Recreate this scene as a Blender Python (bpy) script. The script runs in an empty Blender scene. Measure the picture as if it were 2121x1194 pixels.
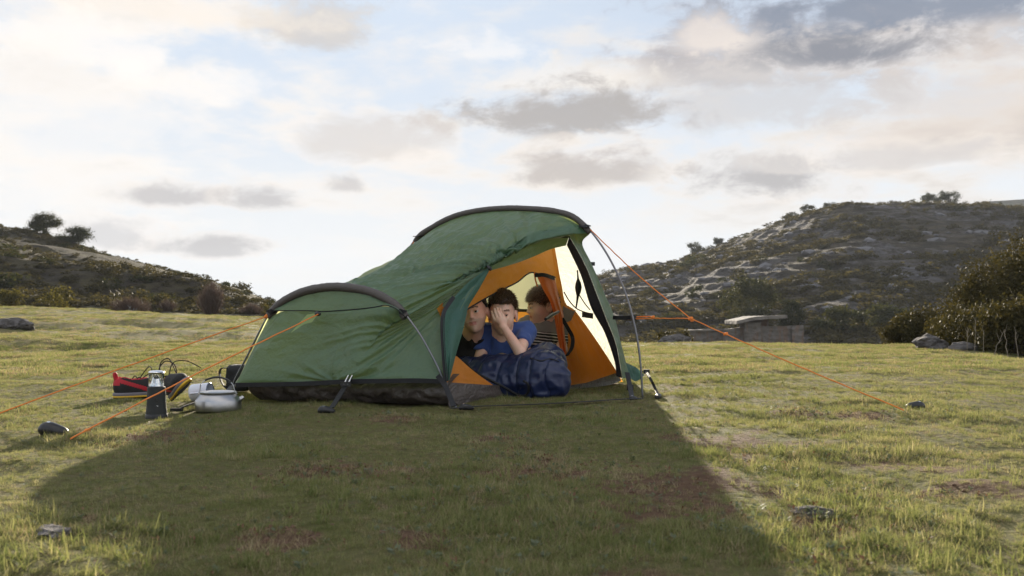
import bpy, bmesh, math, random
import numpy as np
from mathutils import Vector, Matrix

R = math.radians
random.seed(7)
rng = np.random.default_rng(7)
scene = bpy.context.scene
C = scene.collection

# ------------------------------------------------------------------ camera
CAMH, F, CX, HY = 0.42, 2062.0, 1060.5, 660.0      # photo: 2121 x 1194, horizon row 660
cam_d = bpy.data.cameras.new('camera')
cam = bpy.data.objects.new('camera', cam_d); C.objects.link(cam)
cam.location = (0, 0, CAMH); cam.rotation_euler = (R(90), 0, 0)
cam_d.sensor_width = 36.0; cam_d.lens = 36.0 * F / 2121.0
cam_d.shift_y = (HY - 597.0) / 2121.0
cam_d.clip_start = 0.05; cam_d.clip_end = 9000
cam_d.dof.use_dof = True; cam_d.dof.focus_distance = 5.1; cam_d.dof.aperture_fstop = 8.0
scene.camera = cam

# ------------------------------------------------------------------ sun, world, exposure
SUN_EL, SUN_AZ = 11.0, -0.4                          # azimuth to the right of straight ahead (+Y)
sl = bpy.data.lights.new('sun', 'SUN'); sun = bpy.data.objects.new('sun', sl); C.objects.link(sun)
sl.energy = 5.0; sl.angle = R(0.6); sl.color = (1.0, 0.88, 0.70)
sun.rotation_euler = (R(90 - SUN_EL), 0, R(180 - SUN_AZ))
sun.location = (1, 30, 12)
scene.view_settings.view_transform = 'Standard'; scene.view_settings.look = 'None'
scene.view_settings.exposure = 1.2; scene.view_settings.gamma = 1.0
scene.view_settings.use_curve_mapping = False
scene.render.engine = 'CYCLES'
cy = scene.cycles
cy.use_denoising = True; cy.max_bounces = 10; cy.transparent_max_bounces = 16
cy.diffuse_bounces = 4; cy.glossy_bounces = 3; cy.transmission_bounces = 6
cy.sample_clamp_indirect = 8.0; cy.caustics_reflective = False; cy.caustics_refractive = False


class NG:
    """small helper round a node tree"""
    def __init__(s, tree): s.t = tree; s.t.nodes.clear()
    def n(s, typ, ins=None, **at):
        nd = s.t.nodes.new(typ)
        for k, v in at.items(): setattr(nd, k, v)
        for k, v in (ins or {}).items():
            if isinstance(v, bpy.types.NodeSocket): s.t.links.new(v, nd.inputs[k])
            else: nd.inputs[k].default_value = v
        return nd
    def m(s, op, a, b=None, c=None, clamp=False):
        d = {0: a}
        if b is not None: d[1] = b
        if c is not None: d[2] = c
        return s.n('ShaderNodeMath', d, operation=op, use_clamp=clamp).outputs[0]
    def vm(s, op, a, b=None):
        d = {0: a}
        if b is not None: d[1] = b
        return s.n('ShaderNodeVectorMath', d, operation=op).outputs[0]
    def noise(s, vec, scale, detail=4, rough=0.55, dist=0.0):
        return s.n('ShaderNodeTexNoise', {'Vector': vec, 'Scale': scale, 'Detail': detail, 'Roughness': rough, 'Distortion': dist}).outputs[0]
    def ss(s, v, a, b, lo=0.0, hi=1.0):
        return s.n('ShaderNodeMapRange', {0: v, 1: a, 2: b, 3: lo, 4: hi}, interpolation_type='SMOOTHSTEP').outputs[0]
    def mix(s, f, a, b, blend='MIX'):
        nd = s.n('ShaderNodeMix', data_type='RGBA', blend_type=blend)
        for i, v in ((0, f), (6, a), (7, b)):
            if isinstance(v, bpy.types.NodeSocket): s.t.links.new(v, nd.inputs[i])
            else: nd.inputs[i].default_value = v if i == 0 else (*v, 1) if len(v) == 3 else v
        return nd.outputs[2]


world = bpy.data.worlds.new('World'); scene.world = world; world.use_nodes = True
world.cycles.sampling_method = 'MANUAL'; world.cycles.sample_map_resolution = 512
g = NG(world.node_tree)
D = g.n('ShaderNodeTexCoord').outputs['Generated']
sep = g.n('ShaderNodeSeparateXYZ', {0: D}).outputs
az = g.m('ARCTAN2', sep[0], sep[1]); el = g.m('ARCSINE', sep[2])
sky = g.n('ShaderNodeTexSky', sky_type='NISHITA', sun_disc=False, sun_elevation=R(SUN_EL), sun_rotation=R(SUN_AZ),
          air_density=1.0, dust_density=1.2, ozone_density=1.5, altitude=600)
SKYS = 0.11                                        # background strength
SKYM = 0.51
k = SKYM / SKYS
zz = g.m('ADD', g.m('MAXIMUM', sep[2], 0.0), 0.16)
P = g.n('ShaderNodeCombineXYZ', {0: g.m('DIVIDE', sep[0], zz), 1: g.m('DIVIDE', sep[1], zz), 2: 0.0}).outputs[0]
n1 = g.noise(P, 1.15, 9, 0.60, 0.25)
n2 = g.noise(g.vm('ADD', P, (7.3, 2.1, 3.0)), 2.9, 9, 0.62, 0.2)
nf = g.noise(g.vm('MULTIPLY', D, (1, 1, 1.9)), 15.0, 9, 0.66, 0.25)
# open sky: physical sky with a bright thin veil that thickens to the horizon
veil = g.ss(el, R(24), R(-1), 0.80, 0.97)
vcol = g.mix(g.ss(el, R(3), R(17)), (0.745 * k, 0.765 * k, 0.785 * k), (0.52 * k, 0.62 * k, 0.76 * k))
base = g.mix(veil, g.vm('MINIMUM', sky.outputs[0], (0.95 * k, 0.95 * k, 0.95 * k)), vcol)
# far side from the light the veil is greyer
high = g.ss(el, R(11), R(24))
bank0 = g.m('MULTIPLY', g.ss(az, R(-8), R(30)), g.ss(az, R(130), R(80)))
base = g.mix(g.m('MULTIPLY', high, bank0), base, (0.27 * k, 0.34 * k, 0.46 * k))
# cloud layer
dens = g.m('ADD', g.m('MULTIPLY', n1, 0.62), g.m('MULTIPLY', n2, 0.38))
cov = g.ss(dens, 0.46, 0.60)
rightbank = g.m('MULTIPLY', g.ss(az, R(-20), R(25)), g.ss(az, R(120), R(70)))
lit = g.mix(rightbank, (0.90 * k, 0.835 * k, 0.765 * k), (0.78 * k, 0.70 * k, 0.62 * k))
drk = g.mix(rightbank, (0.72 * k, 0.69 * k, 0.665 * k), (0.47 * k, 0.45 * k, 0.45 * k))
back_fill = g.ss(g.m('ABSOLUTE', az), R(50), R(125))                     # unseen clouds to the sides and behind, brightened to fill the shadows
lit = g.mix(back_fill, lit, (1.5 * k, 1.38 * k, 1.25 * k)); drk = g.mix(back_fill, drk, (1.18 * k, 1.12 * k, 1.06 * k))
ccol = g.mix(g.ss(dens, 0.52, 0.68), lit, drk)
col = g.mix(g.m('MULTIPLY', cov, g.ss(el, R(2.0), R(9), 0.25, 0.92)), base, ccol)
# separate clouds that can be told apart (azimuth, elevation, half sizes, strength, colour)
wob = g.m('SUBTRACT', nf, 0.5)
def cloud(px, py, rx, ry, s, c):
    global col
    a0 = math.atan((px - CX) / F); e0 = math.atan((HY - py) / F * math.cos(a0))
    dx = g.m('DIVIDE', g.m('SUBTRACT', az, a0), rx / F)
    dy = g.m('DIVIDE', g.m('SUBTRACT', el, e0), ry / F)
    dyb = g.m('MULTIPLY', dy, g.m('ADD', 1.15, g.m('MULTIPLY', g.m('SIGN', dy), -0.35)))   # flatter underneath
    d2 = g.m('SQRT', g.m('ADD', g.m('MULTIPLY', dx, dx), g.m('MULTIPLY', dyb, dyb)))
    d = g.m('ADD', d2, g.m('MULTIPLY', wob, 3.0))
    rim = tuple(min(1.0, v * 0.45 + q) * k for v, q in zip(c, (0.60, 0.545, 0.49)))
    if rx < 270 and ry < 60 and max(c) < 0.7: col = g.mix(g.m('MULTIPLY', g.ss(d, 1.35, 0.95), s * 0.6), col, rim)      # bright edge
    col = g.mix(g.m('MULTIPLY', g.ss(d, 1.08, 0.30), s), col, tuple(v * k for v in c))
GY, GW, GD, WH = (0.44, 0.425, 0.43), (0.62, 0.555, 0.51), (0.22, 0.235, 0.275), (0.93, 0.88, 0.83)
cloud(40, 330, 420, 230, 0.5, (.86, .83, .80)); cloud(1700, 105, 460, 105, 0.85, (0.36, 0.345, 0.365)); cloud(1760, 112, 230, 50, 0.95, GD); cloud(1900, 15, 420, 70, 0.9, (0.21, 0.25, 0.325))
cloud(1480, 85, 90, 45, 0.75, (0.80, 0.72, 0.66)); cloud(2000, 260, 260, 140, 0.6, (0.66, 0.58, 0.52))
cloud(1560, 220, 330, 75, 0.65, (0.56, 0.54, 0.535)); cloud(1150, 170, 230, 45, 0.6, (0.86, 0.80, 0.73))
cloud(1130, 245, 280, 58, 0.95, (0.40, 0.38, 0.37)); cloud(1210, 360, 165, 46, 0.85, (0.47, 0.43, 0.405)); cloud(1600, 380, 185, 52, 0.9, (0.40, 0.39, 0.395))
cloud(1850, 335, 240, 30, 0.6, (0.55, 0.53, 0.53)); cloud(780, 300, 190, 55, 0.65, (0.62, 0.575, 0.545))
cloud(340, 410, 110, 26, 0.75, GY); cloud(545, 418, 80, 28, 0.75, GY); cloud(720, 388, 52, 22, 0.6, GY)
cloud(430, 516, 135, 25, 0.85, (0.44, 0.43, 0.44)); cloud(205, 492, 95, 36, 0.75, (0.54, 0.535, 0.55))
cloud(640, 60, 150, 65, 0.65, (0.55, 0.495, 0.44)); cloud(420, 30, 330, 40, 0.45, (0.90, 0.80, 0.69)); cloud(150, 95, 230, 60, 0.5, WH); cloud(430, 190, 200, 45, 0.5, WH); cloud(990, 110, 150, 40, 0.5, WH)
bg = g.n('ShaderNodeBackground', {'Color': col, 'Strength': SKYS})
out = g.n('ShaderNodeOutputWorld', {'Surface': bg.outputs[0]})

# ------------------------------------------------------------------ pixel -> place helpers
def at(px, py, y): return np.array(((px - CX) / F * y, y, CAMH + (HY - py) / F * y))
def gp(px, py, z=0.0):
    y = (CAMH - z) * F / (py - HY); return at(px, py, y)
def rp(px, py, o, n):
    d = np.array(((px - CX) / F, 1.0, (HY - py) / F)); c = np.array((0, 0, CAMH))
    o = np.array(o, float); n = np.array(n, float)
    return c + d * (np.dot(o - c, n) / np.dot(d, n))
def vplane(o, d): return np.array((o[0], o[1], 0.0)), np.array((d[1], -d[0], 0.0))

# ------------------------------------------------------------------ numeric helpers
def vnoise(p, seed=0):
    p = np.asarray(p, float); i = np.floor(p).astype(np.int64); f = p - i; w = f * f * (3 - 2 * f)
    def h(a, b, c):
        n = (i[..., 0] + a) * 73856093 ^ (i[..., 1] + b) * 19349663 ^ (i[..., 2] + c) * 83492791 ^ (seed * 668265263 + 374761393)
        n = (n ^ (n >> 13)) * 1274126177 & 0x7fffffff
        n = (n ^ (n >> 15)) * 40503 & 0x7fffffff
        return ((n >> 8) & 0xffff) / 65535.0
    x, y, z = w[..., 0], w[..., 1], w[..., 2]
    def L(a, b, t): return a + (b - a) * t
    return L(L(L(h(0,0,0), h(1,0,0), x), L(h(0,1,0), h(1,1,0), x), y), L(L(h(0,0,1), h(1,0,1), x), L(h(0,1,1), h(1,1,1), x), y), z) * 2 - 1
def st3(*a): return np.stack(np.broadcast_arrays(*[np.asarray(x, float) for x in a]), -1)
def fbm(p, octv=4, seed=0, gain=0.5):
    s = 0.0; a = 1.0; p = np.asarray(p, float)
    for o in range(octv):
        s = s + a * vnoise(p * (2.0 ** o) + o * 17.3, seed + o); a *= gain
    return s
def n2d(x, y, f, octv=3, seed=0, gain=0.5):
    x = np.asarray(x, float); y = np.asarray(y, float)
    return fbm(st3(x * f, y * f, 3.7), octv, seed, gain)
def sstep(x, a, b):
    t = np.clip((np.asarray(x, float) - a) / (b - a), 0, 1); return t * t * (3 - 2 * t)

# ------------------------------------------------------------------ object helpers
def mesh_obj(name, v, f, mat=None, parent=None, smooth=True, mats=None, midx=None, sharp=False):
    me = bpy.data.meshes.new(name)
    me.from_pydata(np.asarray(v, float).tolist() if not isinstance(v, list) else v, [], f if isinstance(f, list) else f.tolist())
    for m in ([mat] if mats is None else mats):
        if m: me.materials.append(m)
    if smooth: me.polygons.foreach_set('use_smooth', [True] * len(me.polygons))
    if midx is not None: me.polygons.foreach_set('material_index', np.asarray(midx, np.int32))
    me.update()
    if smooth and sharp: me.set_sharp_from_angle(angle=R(38))
    o = bpy.data.objects.new(name, me); C.objects.link(o)
    if parent: o.parent = parent
    return o
def tag(o, label=None, cat=None, group=None, kind=None):
    for k_, v_ in (('label', label), ('category', cat), ('group', group), ('kind', kind)):
        if v_: o[k_] = v_
    return o
def empty(name, loc, label, cat, group=None):
    o = bpy.data.objects.new(name, None); C.objects.link(o); o.location = loc; o.empty_display_size = .1
    return tag(o, label, cat, group)
def put(o, parent):
    """parent keeping world coordinates of the mesh (parent empties are only translated)"""
    o.parent = parent; o.location = Vector(o.location) - parent.location; return o

class MB:
    """collects geometry of ONE part"""
    def __init__(s): s.v = []; s.f = []; s.mi = []
    def add(s, v, f, mi=0):
        b = len(s.v); s.v += [tuple(map(float, x)) for x in v]; s.f += [[i + b for i in q] for q in f]; s.mi += [mi] * len(f)
    def box(s, c, size, rot=None, mi=0):
        M = rot if rot is not None else np.eye(3)
        vs = [np.array(c) + M @ (np.array((x, y, z)) * np.array(size) / 2) for x in (-1, 1) for y in (-1, 1) for z in (-1, 1)]
        s.add(vs, [(0,1,3,2),(4,6,7,5),(0,4,5,1),(2,3,7,6),(0,2,6,4),(1,5,7,3)], mi)
    def tube(s, pts, r, n=8, cap=True, flat=None, mi=0):
        pts = [np.array(p, float) for p in pts]; m = len(pts); rr = r if hasattr(r, '__len__') else [r] * m
        vs = []; up = np.array((0.13, 0.21, 1.0)); prev = None
        for i in range(m):
            t = pts[min(i + 1, m - 1)] - pts[max(i - 1, 0)]; t = t / (np.linalg.norm(t) + 1e-9)
            a = (np.cross(t, up) if prev is None else prev - t * np.dot(prev, t))
            if np.linalg.norm(a) < 1e-5: a = np.cross(t, (1, 0, 0))
            a /= np.linalg.norm(a); b = np.cross(t, a); prev = a
            for k_ in range(n):
                th = 2 * math.pi * k_ / n
                vs.append(pts[i] + rr[i] * (math.cos(th) * a + math.sin(th) * b * (flat or 1)))
        fs = [(i*n+k_, i*n+(k_+1)%n, (i+1)*n+(k_+1)%n, (i+1)*n+k_) for i in range(m-1) for k_ in range(n)]
        if cap: fs += [tuple(range(n))[::-1], tuple((m-1)*n+k_ for k_ in range(n))]
        s.add(vs, fs, mi)
    def ribbon(s, pts, w, side, th=0.0015, mi=0):
        """flat strap with thickness; side = width direction(s)"""
        pts = [np.array(p, float) for p in pts]; m = len(pts); vs = []
        for i in range(m):
            t = pts[min(i + 1, m - 1)] - pts[max(i - 1, 0)]; t /= np.linalg.norm(t)
            sd = np.array(side, float); sd -= t * np.dot(sd, t); sd /= np.linalg.norm(sd); nn = np.cross(t, sd)
            for a, b in ((-1, -1), (1, -1), (1, 1), (-1, 1)): vs.append(pts[i] + sd * a * w / 2 + nn * b * th / 2)
        fs = [(i*4+k_, i*4+(k_+1)%4, (i+1)*4+(k_+1)%4, (i+1)*4+k_) for i in range(m-1) for k_ in range(4)] + [(3,2,1,0), tuple((m-1)*4+k_ for k_ in range(4))]
        s.add(vs, fs, mi)
    def lathe(s, prof, c=(0, 0, 0), n=32, mi=0, rot=None):
        M = rot if rot is not None else np.eye(3); vs = []
        for r_, z in prof:
            for k_ in range(n):
                th = 2 * math.pi * k_ / n; vs.append(np.array(c) + M @ np.array((r_ * math.cos(th), r_ * math.sin(th), z)))
        m = len(prof)
        s.add(vs, [(i*n+k_, i*n+(k_+1)%n, (i+1)*n+(k_+1)%n, (i+1)*n+k_) for i in range(m-1) for k_ in range(n)], mi)
    def build(s, name, mat, parent=None, smooth=True, mats=None):
        return mesh_obj(name, s.v, s.f, mat, parent, smooth, mats, s.mi if mats else None, True)

def crom(pts, n, closed=False):
    """resample a polyline smoothly (centripetal-ish Catmull-Rom) to n points evenly by length"""
    p = np.array(pts, float)
    if len(p) == 2: return p[0] + (p[1] - p[0]) * np.linspace(0, 1, n)[:, None]
    q = np.vstack([2 * p[0] - p[1], p, 2 * p[-1] - p[-2]]); o = []
    for i in range(1, len(q) - 2):
        for t in np.linspace(0, 1, 16, endpoint=False):
            a, b, c, d = q[i-1], q[i], q[i+1], q[i+2]
            o.append(0.5 * ((2*b) + (c-a)*t + (2*a-5*b+4*c-d)*t*t + (3*b-a-3*c+d)*t**3))
    o.append(p[-1]); return resamp(np.array(o), n)
def resamp(o, n):
    s = np.concatenate([[0], np.cumsum(np.linalg.norm(np.diff(o, axis=0), axis=1))]); s /= s[-1]
    t = np.linspace(0, 1, n); return np.stack([np.interp(t, s, o[:, i]) for i in range(3)], 1)
def coons(c0, c1, d0, d1, nu, nv):
    """c0,c1 run along u (v=0, v=1); d0,d1 run along v (u=0, u=1); returns grid [nu,nv,3]"""
    c0, c1 = resamp(np.array(c0, float), nu), resamp(np.array(c1, float), nu)
    d0, d1 = resamp(np.array(d0, float), nv), resamp(np.array(d1, float), nv)
    u = np.linspace(0, 1, nu)[:, None, None]; v = np.linspace(0, 1, nv)[None, :, None]
    ru = (1 - v) * c0[:, None] + v * c1[:, None]; rv = (1 - u) * d0[None] + u * d1[None]
    p00, p10, p01, p11 = c0[0], c0[-1], c1[0], c1[-1]
    return ru + rv - ((1-u)*(1-v)*p00 + u*(1-v)*p10 + (1-u)*v*p01 + u*v*p11)
def gnormals(P):
    a = np.gradient(P, axis=0); b = np.gradient(P, axis=1); n = np.cross(a, b)
    return n / (np.linalg.norm(n, axis=2, keepdims=True) + 1e-12)
def grid_faces(nu, nv):
    i = np.arange(nu - 1)[:, None] * nv + np.arange(nv - 1)[None]
    return np.stack([i, i + nv, i + nv + 1, i + 1], -1).reshape(-1, 4)
def sheet(name, P, mat, parent=None):
    nu, nv, _ = P.shape; return mesh_obj(name, P.reshape(-1, 3), grid_faces(nu, nv), mat, parent)

# ------------------------------------------------------------------ signed distance shapes -> one continuous mesh
def smin(a, b, k_): h = np.clip(0.5 + 0.5 * (b - a) / k_, 0, 1); return b + (a - b) * h - k_ * h * (1 - h)
def smax(a, b, k_): return -smin(-a, -b, k_)
def sph(p, c, r): return np.linalg.norm(p - np.array(c), axis=-1) - r
def ell(p, c, r):
    r = np.array(r, float); q = (p - np.array(c)) / r; k0 = np.linalg.norm(q, axis=-1); k1 = np.linalg.norm(q / r, axis=-1)
    return k0 * (k0 - 1) / (k1 + 1e-9)
def cone(p, a, b, ra, rb):
    a = np.array(a, float); b = np.array(b, float); ab = b - a
    t = np.clip(((p - a) @ ab) / np.dot(ab, ab), 0, 1)
    return np.linalg.norm(p - a - t[..., None] * ab, axis=-1) - (ra + (rb - ra) * t)
def snets(fn, lo, hi, res):
    lo = np.array(lo, float); hi = np.array(hi, float); n = np.ceil((hi - lo) / res).astype(int) + 1
    ax = [lo[i] + np.arange(n[i]) * res for i in range(3)]
    k_ = 4; nc = n // k_ + 2                                    # coarse pass first, fine samples only near the surface
    gc = [lo[i] + (np.arange(nc[i]) * k_ + (k_ - 1) / 2) * res for i in range(3)]
    Vc = fn(np.stack(np.meshgrid(*gc, indexing='ij'), -1).reshape(-1, 3)).reshape(nc)
    V = Vc
    for i in range(3): V = np.repeat(V, k_, axis=i)
    V = V[:n[0], :n[1], :n[2]].copy()
    m_ = np.abs(V) < res * k_ * 1.9 + .016; w_ = np.argwhere(m_)
    V[m_] = fn(lo + w_ * res)
    ins = V < 0; S = np.zeros(tuple(n - 1) + (3,)); K = np.zeros(tuple(n - 1))
    corners = [(a, b, c) for a in (0, 1) for b in (0, 1) for c in (0, 1)]
    def sl_(o, A): return A[o[0]:n[0]-1+o[0], o[1]:n[1]-1+o[1], o[2]:n[2]-1+o[2]]
    for ca in corners:
        for axi in range(3):
            if ca[axi]: continue
            cb = list(ca); cb[axi] = 1; va, vb = sl_(ca, V), sl_(cb, V); x = (va < 0) != (vb < 0)
            t = np.where(x, va / np.where(np.abs(va - vb) < 1e-12, 1e-12, va - vb), 0)
            for j in range(3): S[..., j] += np.where(x, ca[j] + (t if j == axi else 0), 0)
            K += x
    act = K > 0; idx = -np.ones(K.shape, int); idx[act] = np.arange(act.sum())
    cell = np.argwhere(act); verts = lo + (cell + S[act] / K[act][:, None]) * res
    F_ = []
    for axi in range(3):
        a, b = (axi + 1) % 3, (axi + 2) % 3
        v0 = np.moveaxis(ins, axi, 0)[:-1]; v1 = np.moveaxis(ins, axi, 0)[1:]
        x = v0 != v1; w = np.argwhere(x); flip = v0[x]
        # w = (i_axi, rest in order of remaining axes)
        rest = [q for q in range(3) if q != axi]
        full = np.zeros((len(w), 3), int); full[:, axi] = w[:, 0]; full[:, rest[0]] = w[:, 1]; full[:, rest[1]] = w[:, 2]
        ok = (full[:, a] > 0) & (full[:, b] > 0) & (full[:, a] < n[a] - 1) & (full[:, b] < n[b] - 1)
        full = full[ok]; flip = flip[ok]
        ea = np.zeros(3, int); ea[a] = 1; eb = np.zeros(3, int); eb[b] = 1
        q = [idx[tuple((full - d_).T)] for d_ in (ea + eb, eb, 0 * ea, ea)]
        Q = np.stack(q, 1); Q[~flip] = Q[~flip][:, ::-1]; F_.append(Q)
    return verts, np.vstack(F_)
# ------------------------------------------------------------------ materials
def newmat(name):
    m = bpy.data.materials.new(name); m.use_nodes = True; return m, NG(m.node_tree)
def plain(name, col, rough=0.6, metal=0.0, var=0.12, scale=30.0, bump=0.0, bscale=200.0, spec=0.4, sheen=0.0, coord='Object'):
    m, g = newmat(name); tc = g.n('ShaderNodeTexCoord').outputs[coord]
    nz = g.noise(tc, scale, 4, 0.6)
    c = g.mix(nz, tuple(v * (1 - var * 1.6) for v in col), tuple(min(1, v * (1 + var * 1.6)) for v in col))
    ins = {'Base Color': c, 'Roughness': g.ss(nz, 0.2, 0.8, max(0.03, rough - 0.08), min(1, rough + 0.08)), 'Metallic': metal, 'Specular IOR Level': spec}
    if sheen: ins['Sheen Weight'] = sheen
    b = g.n('ShaderNodeBsdfPrincipled', ins)
    if bump:
        bn = g.n('ShaderNodeBump', {'Height': g.noise(tc, bscale, 3, 0.6), 'Strength': bump, 'Distance': 0.004})
        g.t.links.new(bn.outputs[0], b.inputs['Normal'])
    g.n('ShaderNodeOutputMaterial', {'Surface': b.outputs[0]}); return m
def leafmat(name, cols, trans=0.45, tcol=None, rough=0.7, attr=True, spec=0.12):
    """foliage: colours mixed by an attribute 'tint' per leaf and a random per plant, light passing through"""
    m, g = newmat(name)
    rnd = g.n('ShaderNodeObjectInfo').outputs['Random']
    t = g.n('ShaderNodeAttribute', attribute_name='tint').outputs['Fac'] if attr else rnd
    pos = g.n('ShaderNodeNewGeometry').outputs['Position']
    big = g.m('ADD', g.m('MULTIPLY', g.noise(pos, 1.1, 3, 0.6), .6), g.m('MULTIPLY', g.noise(pos, 6.5, 3, .6), .4))
    f = g.m('ADD', g.m('MULTIPLY', t, 0.55), g.m('ADD', g.m('MULTIPLY', rnd, 0.25), g.m('MULTIPLY', g.m('SUBTRACT', big, 0.42), 1.3)), clamp=True)
    cr = g.n('ShaderNodeValToRGB', {0: f}); e = cr.color_ramp.elements
    while len(e) < len(cols): e.new(0.5)
    for i, c in enumerate(cols): e[i].position = i / (len(cols) - 1); e[i].color = (*c, 1)
    c = cr.outputs[0]
    b = g.n('ShaderNodeBsdfPrincipled', {'Base Color': c, 'Roughness': rough, 'Specular IOR Level': spec})
    tc = g.mix(1.0, c, tcol or (1.6, 1.5, 0.7), 'MULTIPLY')
    tr = g.n('ShaderNodeBsdfTranslucent', {'Color': tc})
    mx = g.n('ShaderNodeMixShader', {0: trans, 1: b.outputs[0], 2: tr.outputs[0]})
    g.n('ShaderNodeOutputMaterial', {'Surface': mx.outputs[0]}); return m
def fabric(name, col, tcol, trans, rough=0.42, bump=0.35, scale=9.0, var=0.10, spec=0.45):
    m, g = newmat(name); tc = g.n('ShaderNodeTexCoord').outputs['Object']
    nz = g.noise(tc, 6.0, 4, 0.6)
    c = g.mix(nz, tuple(v * (1 - var) for v in col), tuple(v * (1 + var) for v in col))
    dt = g.n('ShaderNodeVectorMath', {0: tc, 1: (0.74, 0.55, 0.40)}, operation='DOT_PRODUCT').outputs['Value']
    al = g.n('ShaderNodeVectorMath', {0: (0.74, 0.55, 0.40), 'Scale': g.m('MULTIPLY', dt, 0.84)}, operation='SCALE').outputs[0]
    rg = g.m('ABSOLUTE', g.m('SUBTRACT', g.noise(g.vm('SUBTRACT', tc, al), scale * 2.2, 4, 0.6, 0.3), 0.5))     # long creases along the pull
    wr = g.m('ADD', g.m('SUBTRACT', g.noise(tc, scale, 5, 0.65, 1.2), g.m('MULTIPLY', rg, 1.8)), g.m('MULTIPLY', g.noise(tc, scale * 7, 3, 0.6), 0.18))
    bn = g.n('ShaderNodeBump', {'Height': wr, 'Strength': bump, 'Distance': 0.02})
    b = g.n('ShaderNodeBsdfPrincipled', {'Base Color': c, 'Roughness': rough, 'Specular IOR Level': spec, 'Normal': bn.outputs[0]})
    tr = g.n('ShaderNodeBsdfTranslucent', {'Color': g.mix(nz, tuple(v * (1 - var * 1.5) for v in tcol), tuple(min(1, v * (1 + var)) for v in tcol)), 'Normal': bn.outputs[0]})
    mx = g.n('ShaderNodeMixShader', {0: trans, 1: b.outputs[0], 2: tr.outputs[0]})
    g.n('ShaderNodeOutputMaterial', {'Surface': mx.outputs[0]}); return m

M = {}
M['fly'] = fabric('fly_fabric', (0.078, 0.155, 0.095), (0.44, 0.52, 0.18), 0.32, rough=0.38, bump=0.38, scale=9, spec=0.6)
M['teal'] = fabric('flap_fabric', (0.035, 0.115, 0.09), (0.16, 0.33, 0.22), 0.22)
M['pale'] = fabric('backlit_head_fabric', (0.34, 0.44, 0.30), (0.92, 0.93, 0.80), 0.45, bump=0.9)  # same fly cloth, its backlit look put into a paler colour
M['far'] = fabric('far_fly_fabric', (0.105, 0.185, 0.105), (0.80, 0.85, 0.45), 0.50)
M['orange'] = fabric('inner_fabric', (0.74, 0.25, 0.035), (0.98, 0.42, 0.07), 0.46, rough=0.5)
M['cream'] = fabric('inner_mesh', (0.72, 0.72, 0.55), (0.9, 0.92, 0.68), 0.5, bump=0.25)
M['tub'] = fabric('groundsheet', (0.088, 0.072, 0.065), (0.03, 0.025, 0.02), 0.06, rough=0.38, bump=0.7, scale=7, spec=0.55)
M['sleeve'] = fabric('sleeve_fabric', (0.085, 0.073, 0.066), (0.03, 0.025, 0.02), 0.05, rough=0.5, bump=0.3, scale=30)
M['band'] = fabric('band_fabric', (0.030, 0.027, 0.032), (0.03, 0.025, 0.025), 0.05, rough=0.55, bump=0.3)
M['web'] = plain('webbing', (0.014, 0.014, 0.016), 0.7, bump=0.4, bscale=500)
M['pole'] = plain('pole_metal', (0.17, 0.175, 0.19), 0.33, 1.0, var=0.05)
M['rope'] = plain('orange_rope', (0.85, 0.24, 0.045), 0.75, var=0.15, scale=160, bump=0.6, bscale=900)
M['plastic'] = plain('black_plastic', (0.013, 0.013, 0.014), 0.38, spec=0.5)
M['chrome'] = plain('bright_metal', (0.75, 0.76, 0.78), 0.12, 1.0, var=0.03)

# ------------------------------------------------------------------ the ground
def H(x, y):
    """height of the meadow"""
    x = np.asarray(x, float); y = np.asarray(y, float)
    r = np.hypot(x, y); a = x / np.maximum(np.abs(y), 0.5); fwd = y > 0
    left = sstep(-a, 0.02, 0.50)
    up = sstep(r, 8, 42) * (0.14 + 0.55 * left) * (a < 0.05) * fwd
    drop = -2.9 * sstep(r, 15, 58) * sstep(a, -0.10, 0.12)
    sag = -0.30 * sstep(r, 9, 16) * sstep(a, 0.44, 0.62) * fwd
    z = up + drop + sag
    z = z - 3.5 * sstep(r, 60, 200)
    m = sstep(r, 7, 18)
    z = z + m * (0.07 + 0.08 * left) * n2d(x, y * 1.6, 0.33, 3, 5) * sstep(-a, -0.6, 0.3)
    z = z + sstep(r, 2, 9) * 0.022 * n2d(x, y, 0.8, 2, 9) + 0.017 * n2d(x, y, 3.4, 4, 11) * sstep(r, 0.5, 2.0)
    return z
na, radii = 520, np.concatenate([[0.0], np.geomspace(0.35, 900, 360)])
ang = np.concatenate([np.linspace(-R(40), R(40), 400, endpoint=False), np.linspace(R(40), R(320), na - 400, endpoint=False)])
AA, RR = np.meshgrid(ang, radii, indexing='ij')
gx, gy = RR * np.sin(AA), RR * np.cos(AA)
V = np.stack([gx, gy, H(gx, gy)], -1); nr = len(radii)
ii = np.arange(na)[:, None]; jj = np.arange(nr - 1)[None]; i2 = (ii + 1) % na
fc = np.stack([ii * nr + jj, ii * nr + jj + 1, i2 * nr + jj + 1, i2 * nr + jj], -1).reshape(-1, 4)[:, ::-1]
PATCH = [gp(*q) + np.array((0, 0, rr)) for q, rr in (((735, 982), .17), ((640, 975), .10), ((1100, 958), .18), ((1150, 985), .13), ((1040, 905), .10), ((820, 870), .14), ((1320, 1015), .14), ((560, 1105), .06), ((590, 1120), .07), ((870, 1120), .06),
    ((190, 1072), .05), ((1700, 1095), .08), ((1810, 1020), .07), ((1950, 1022), .06), ((1540, 962), .06), ((1660, 858), .11), ((1790, 862), .11), ((1400, 905), .07), ((330, 905), .14), ((1480, 1060), .07), ((1750, 1160), .06))]
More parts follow.
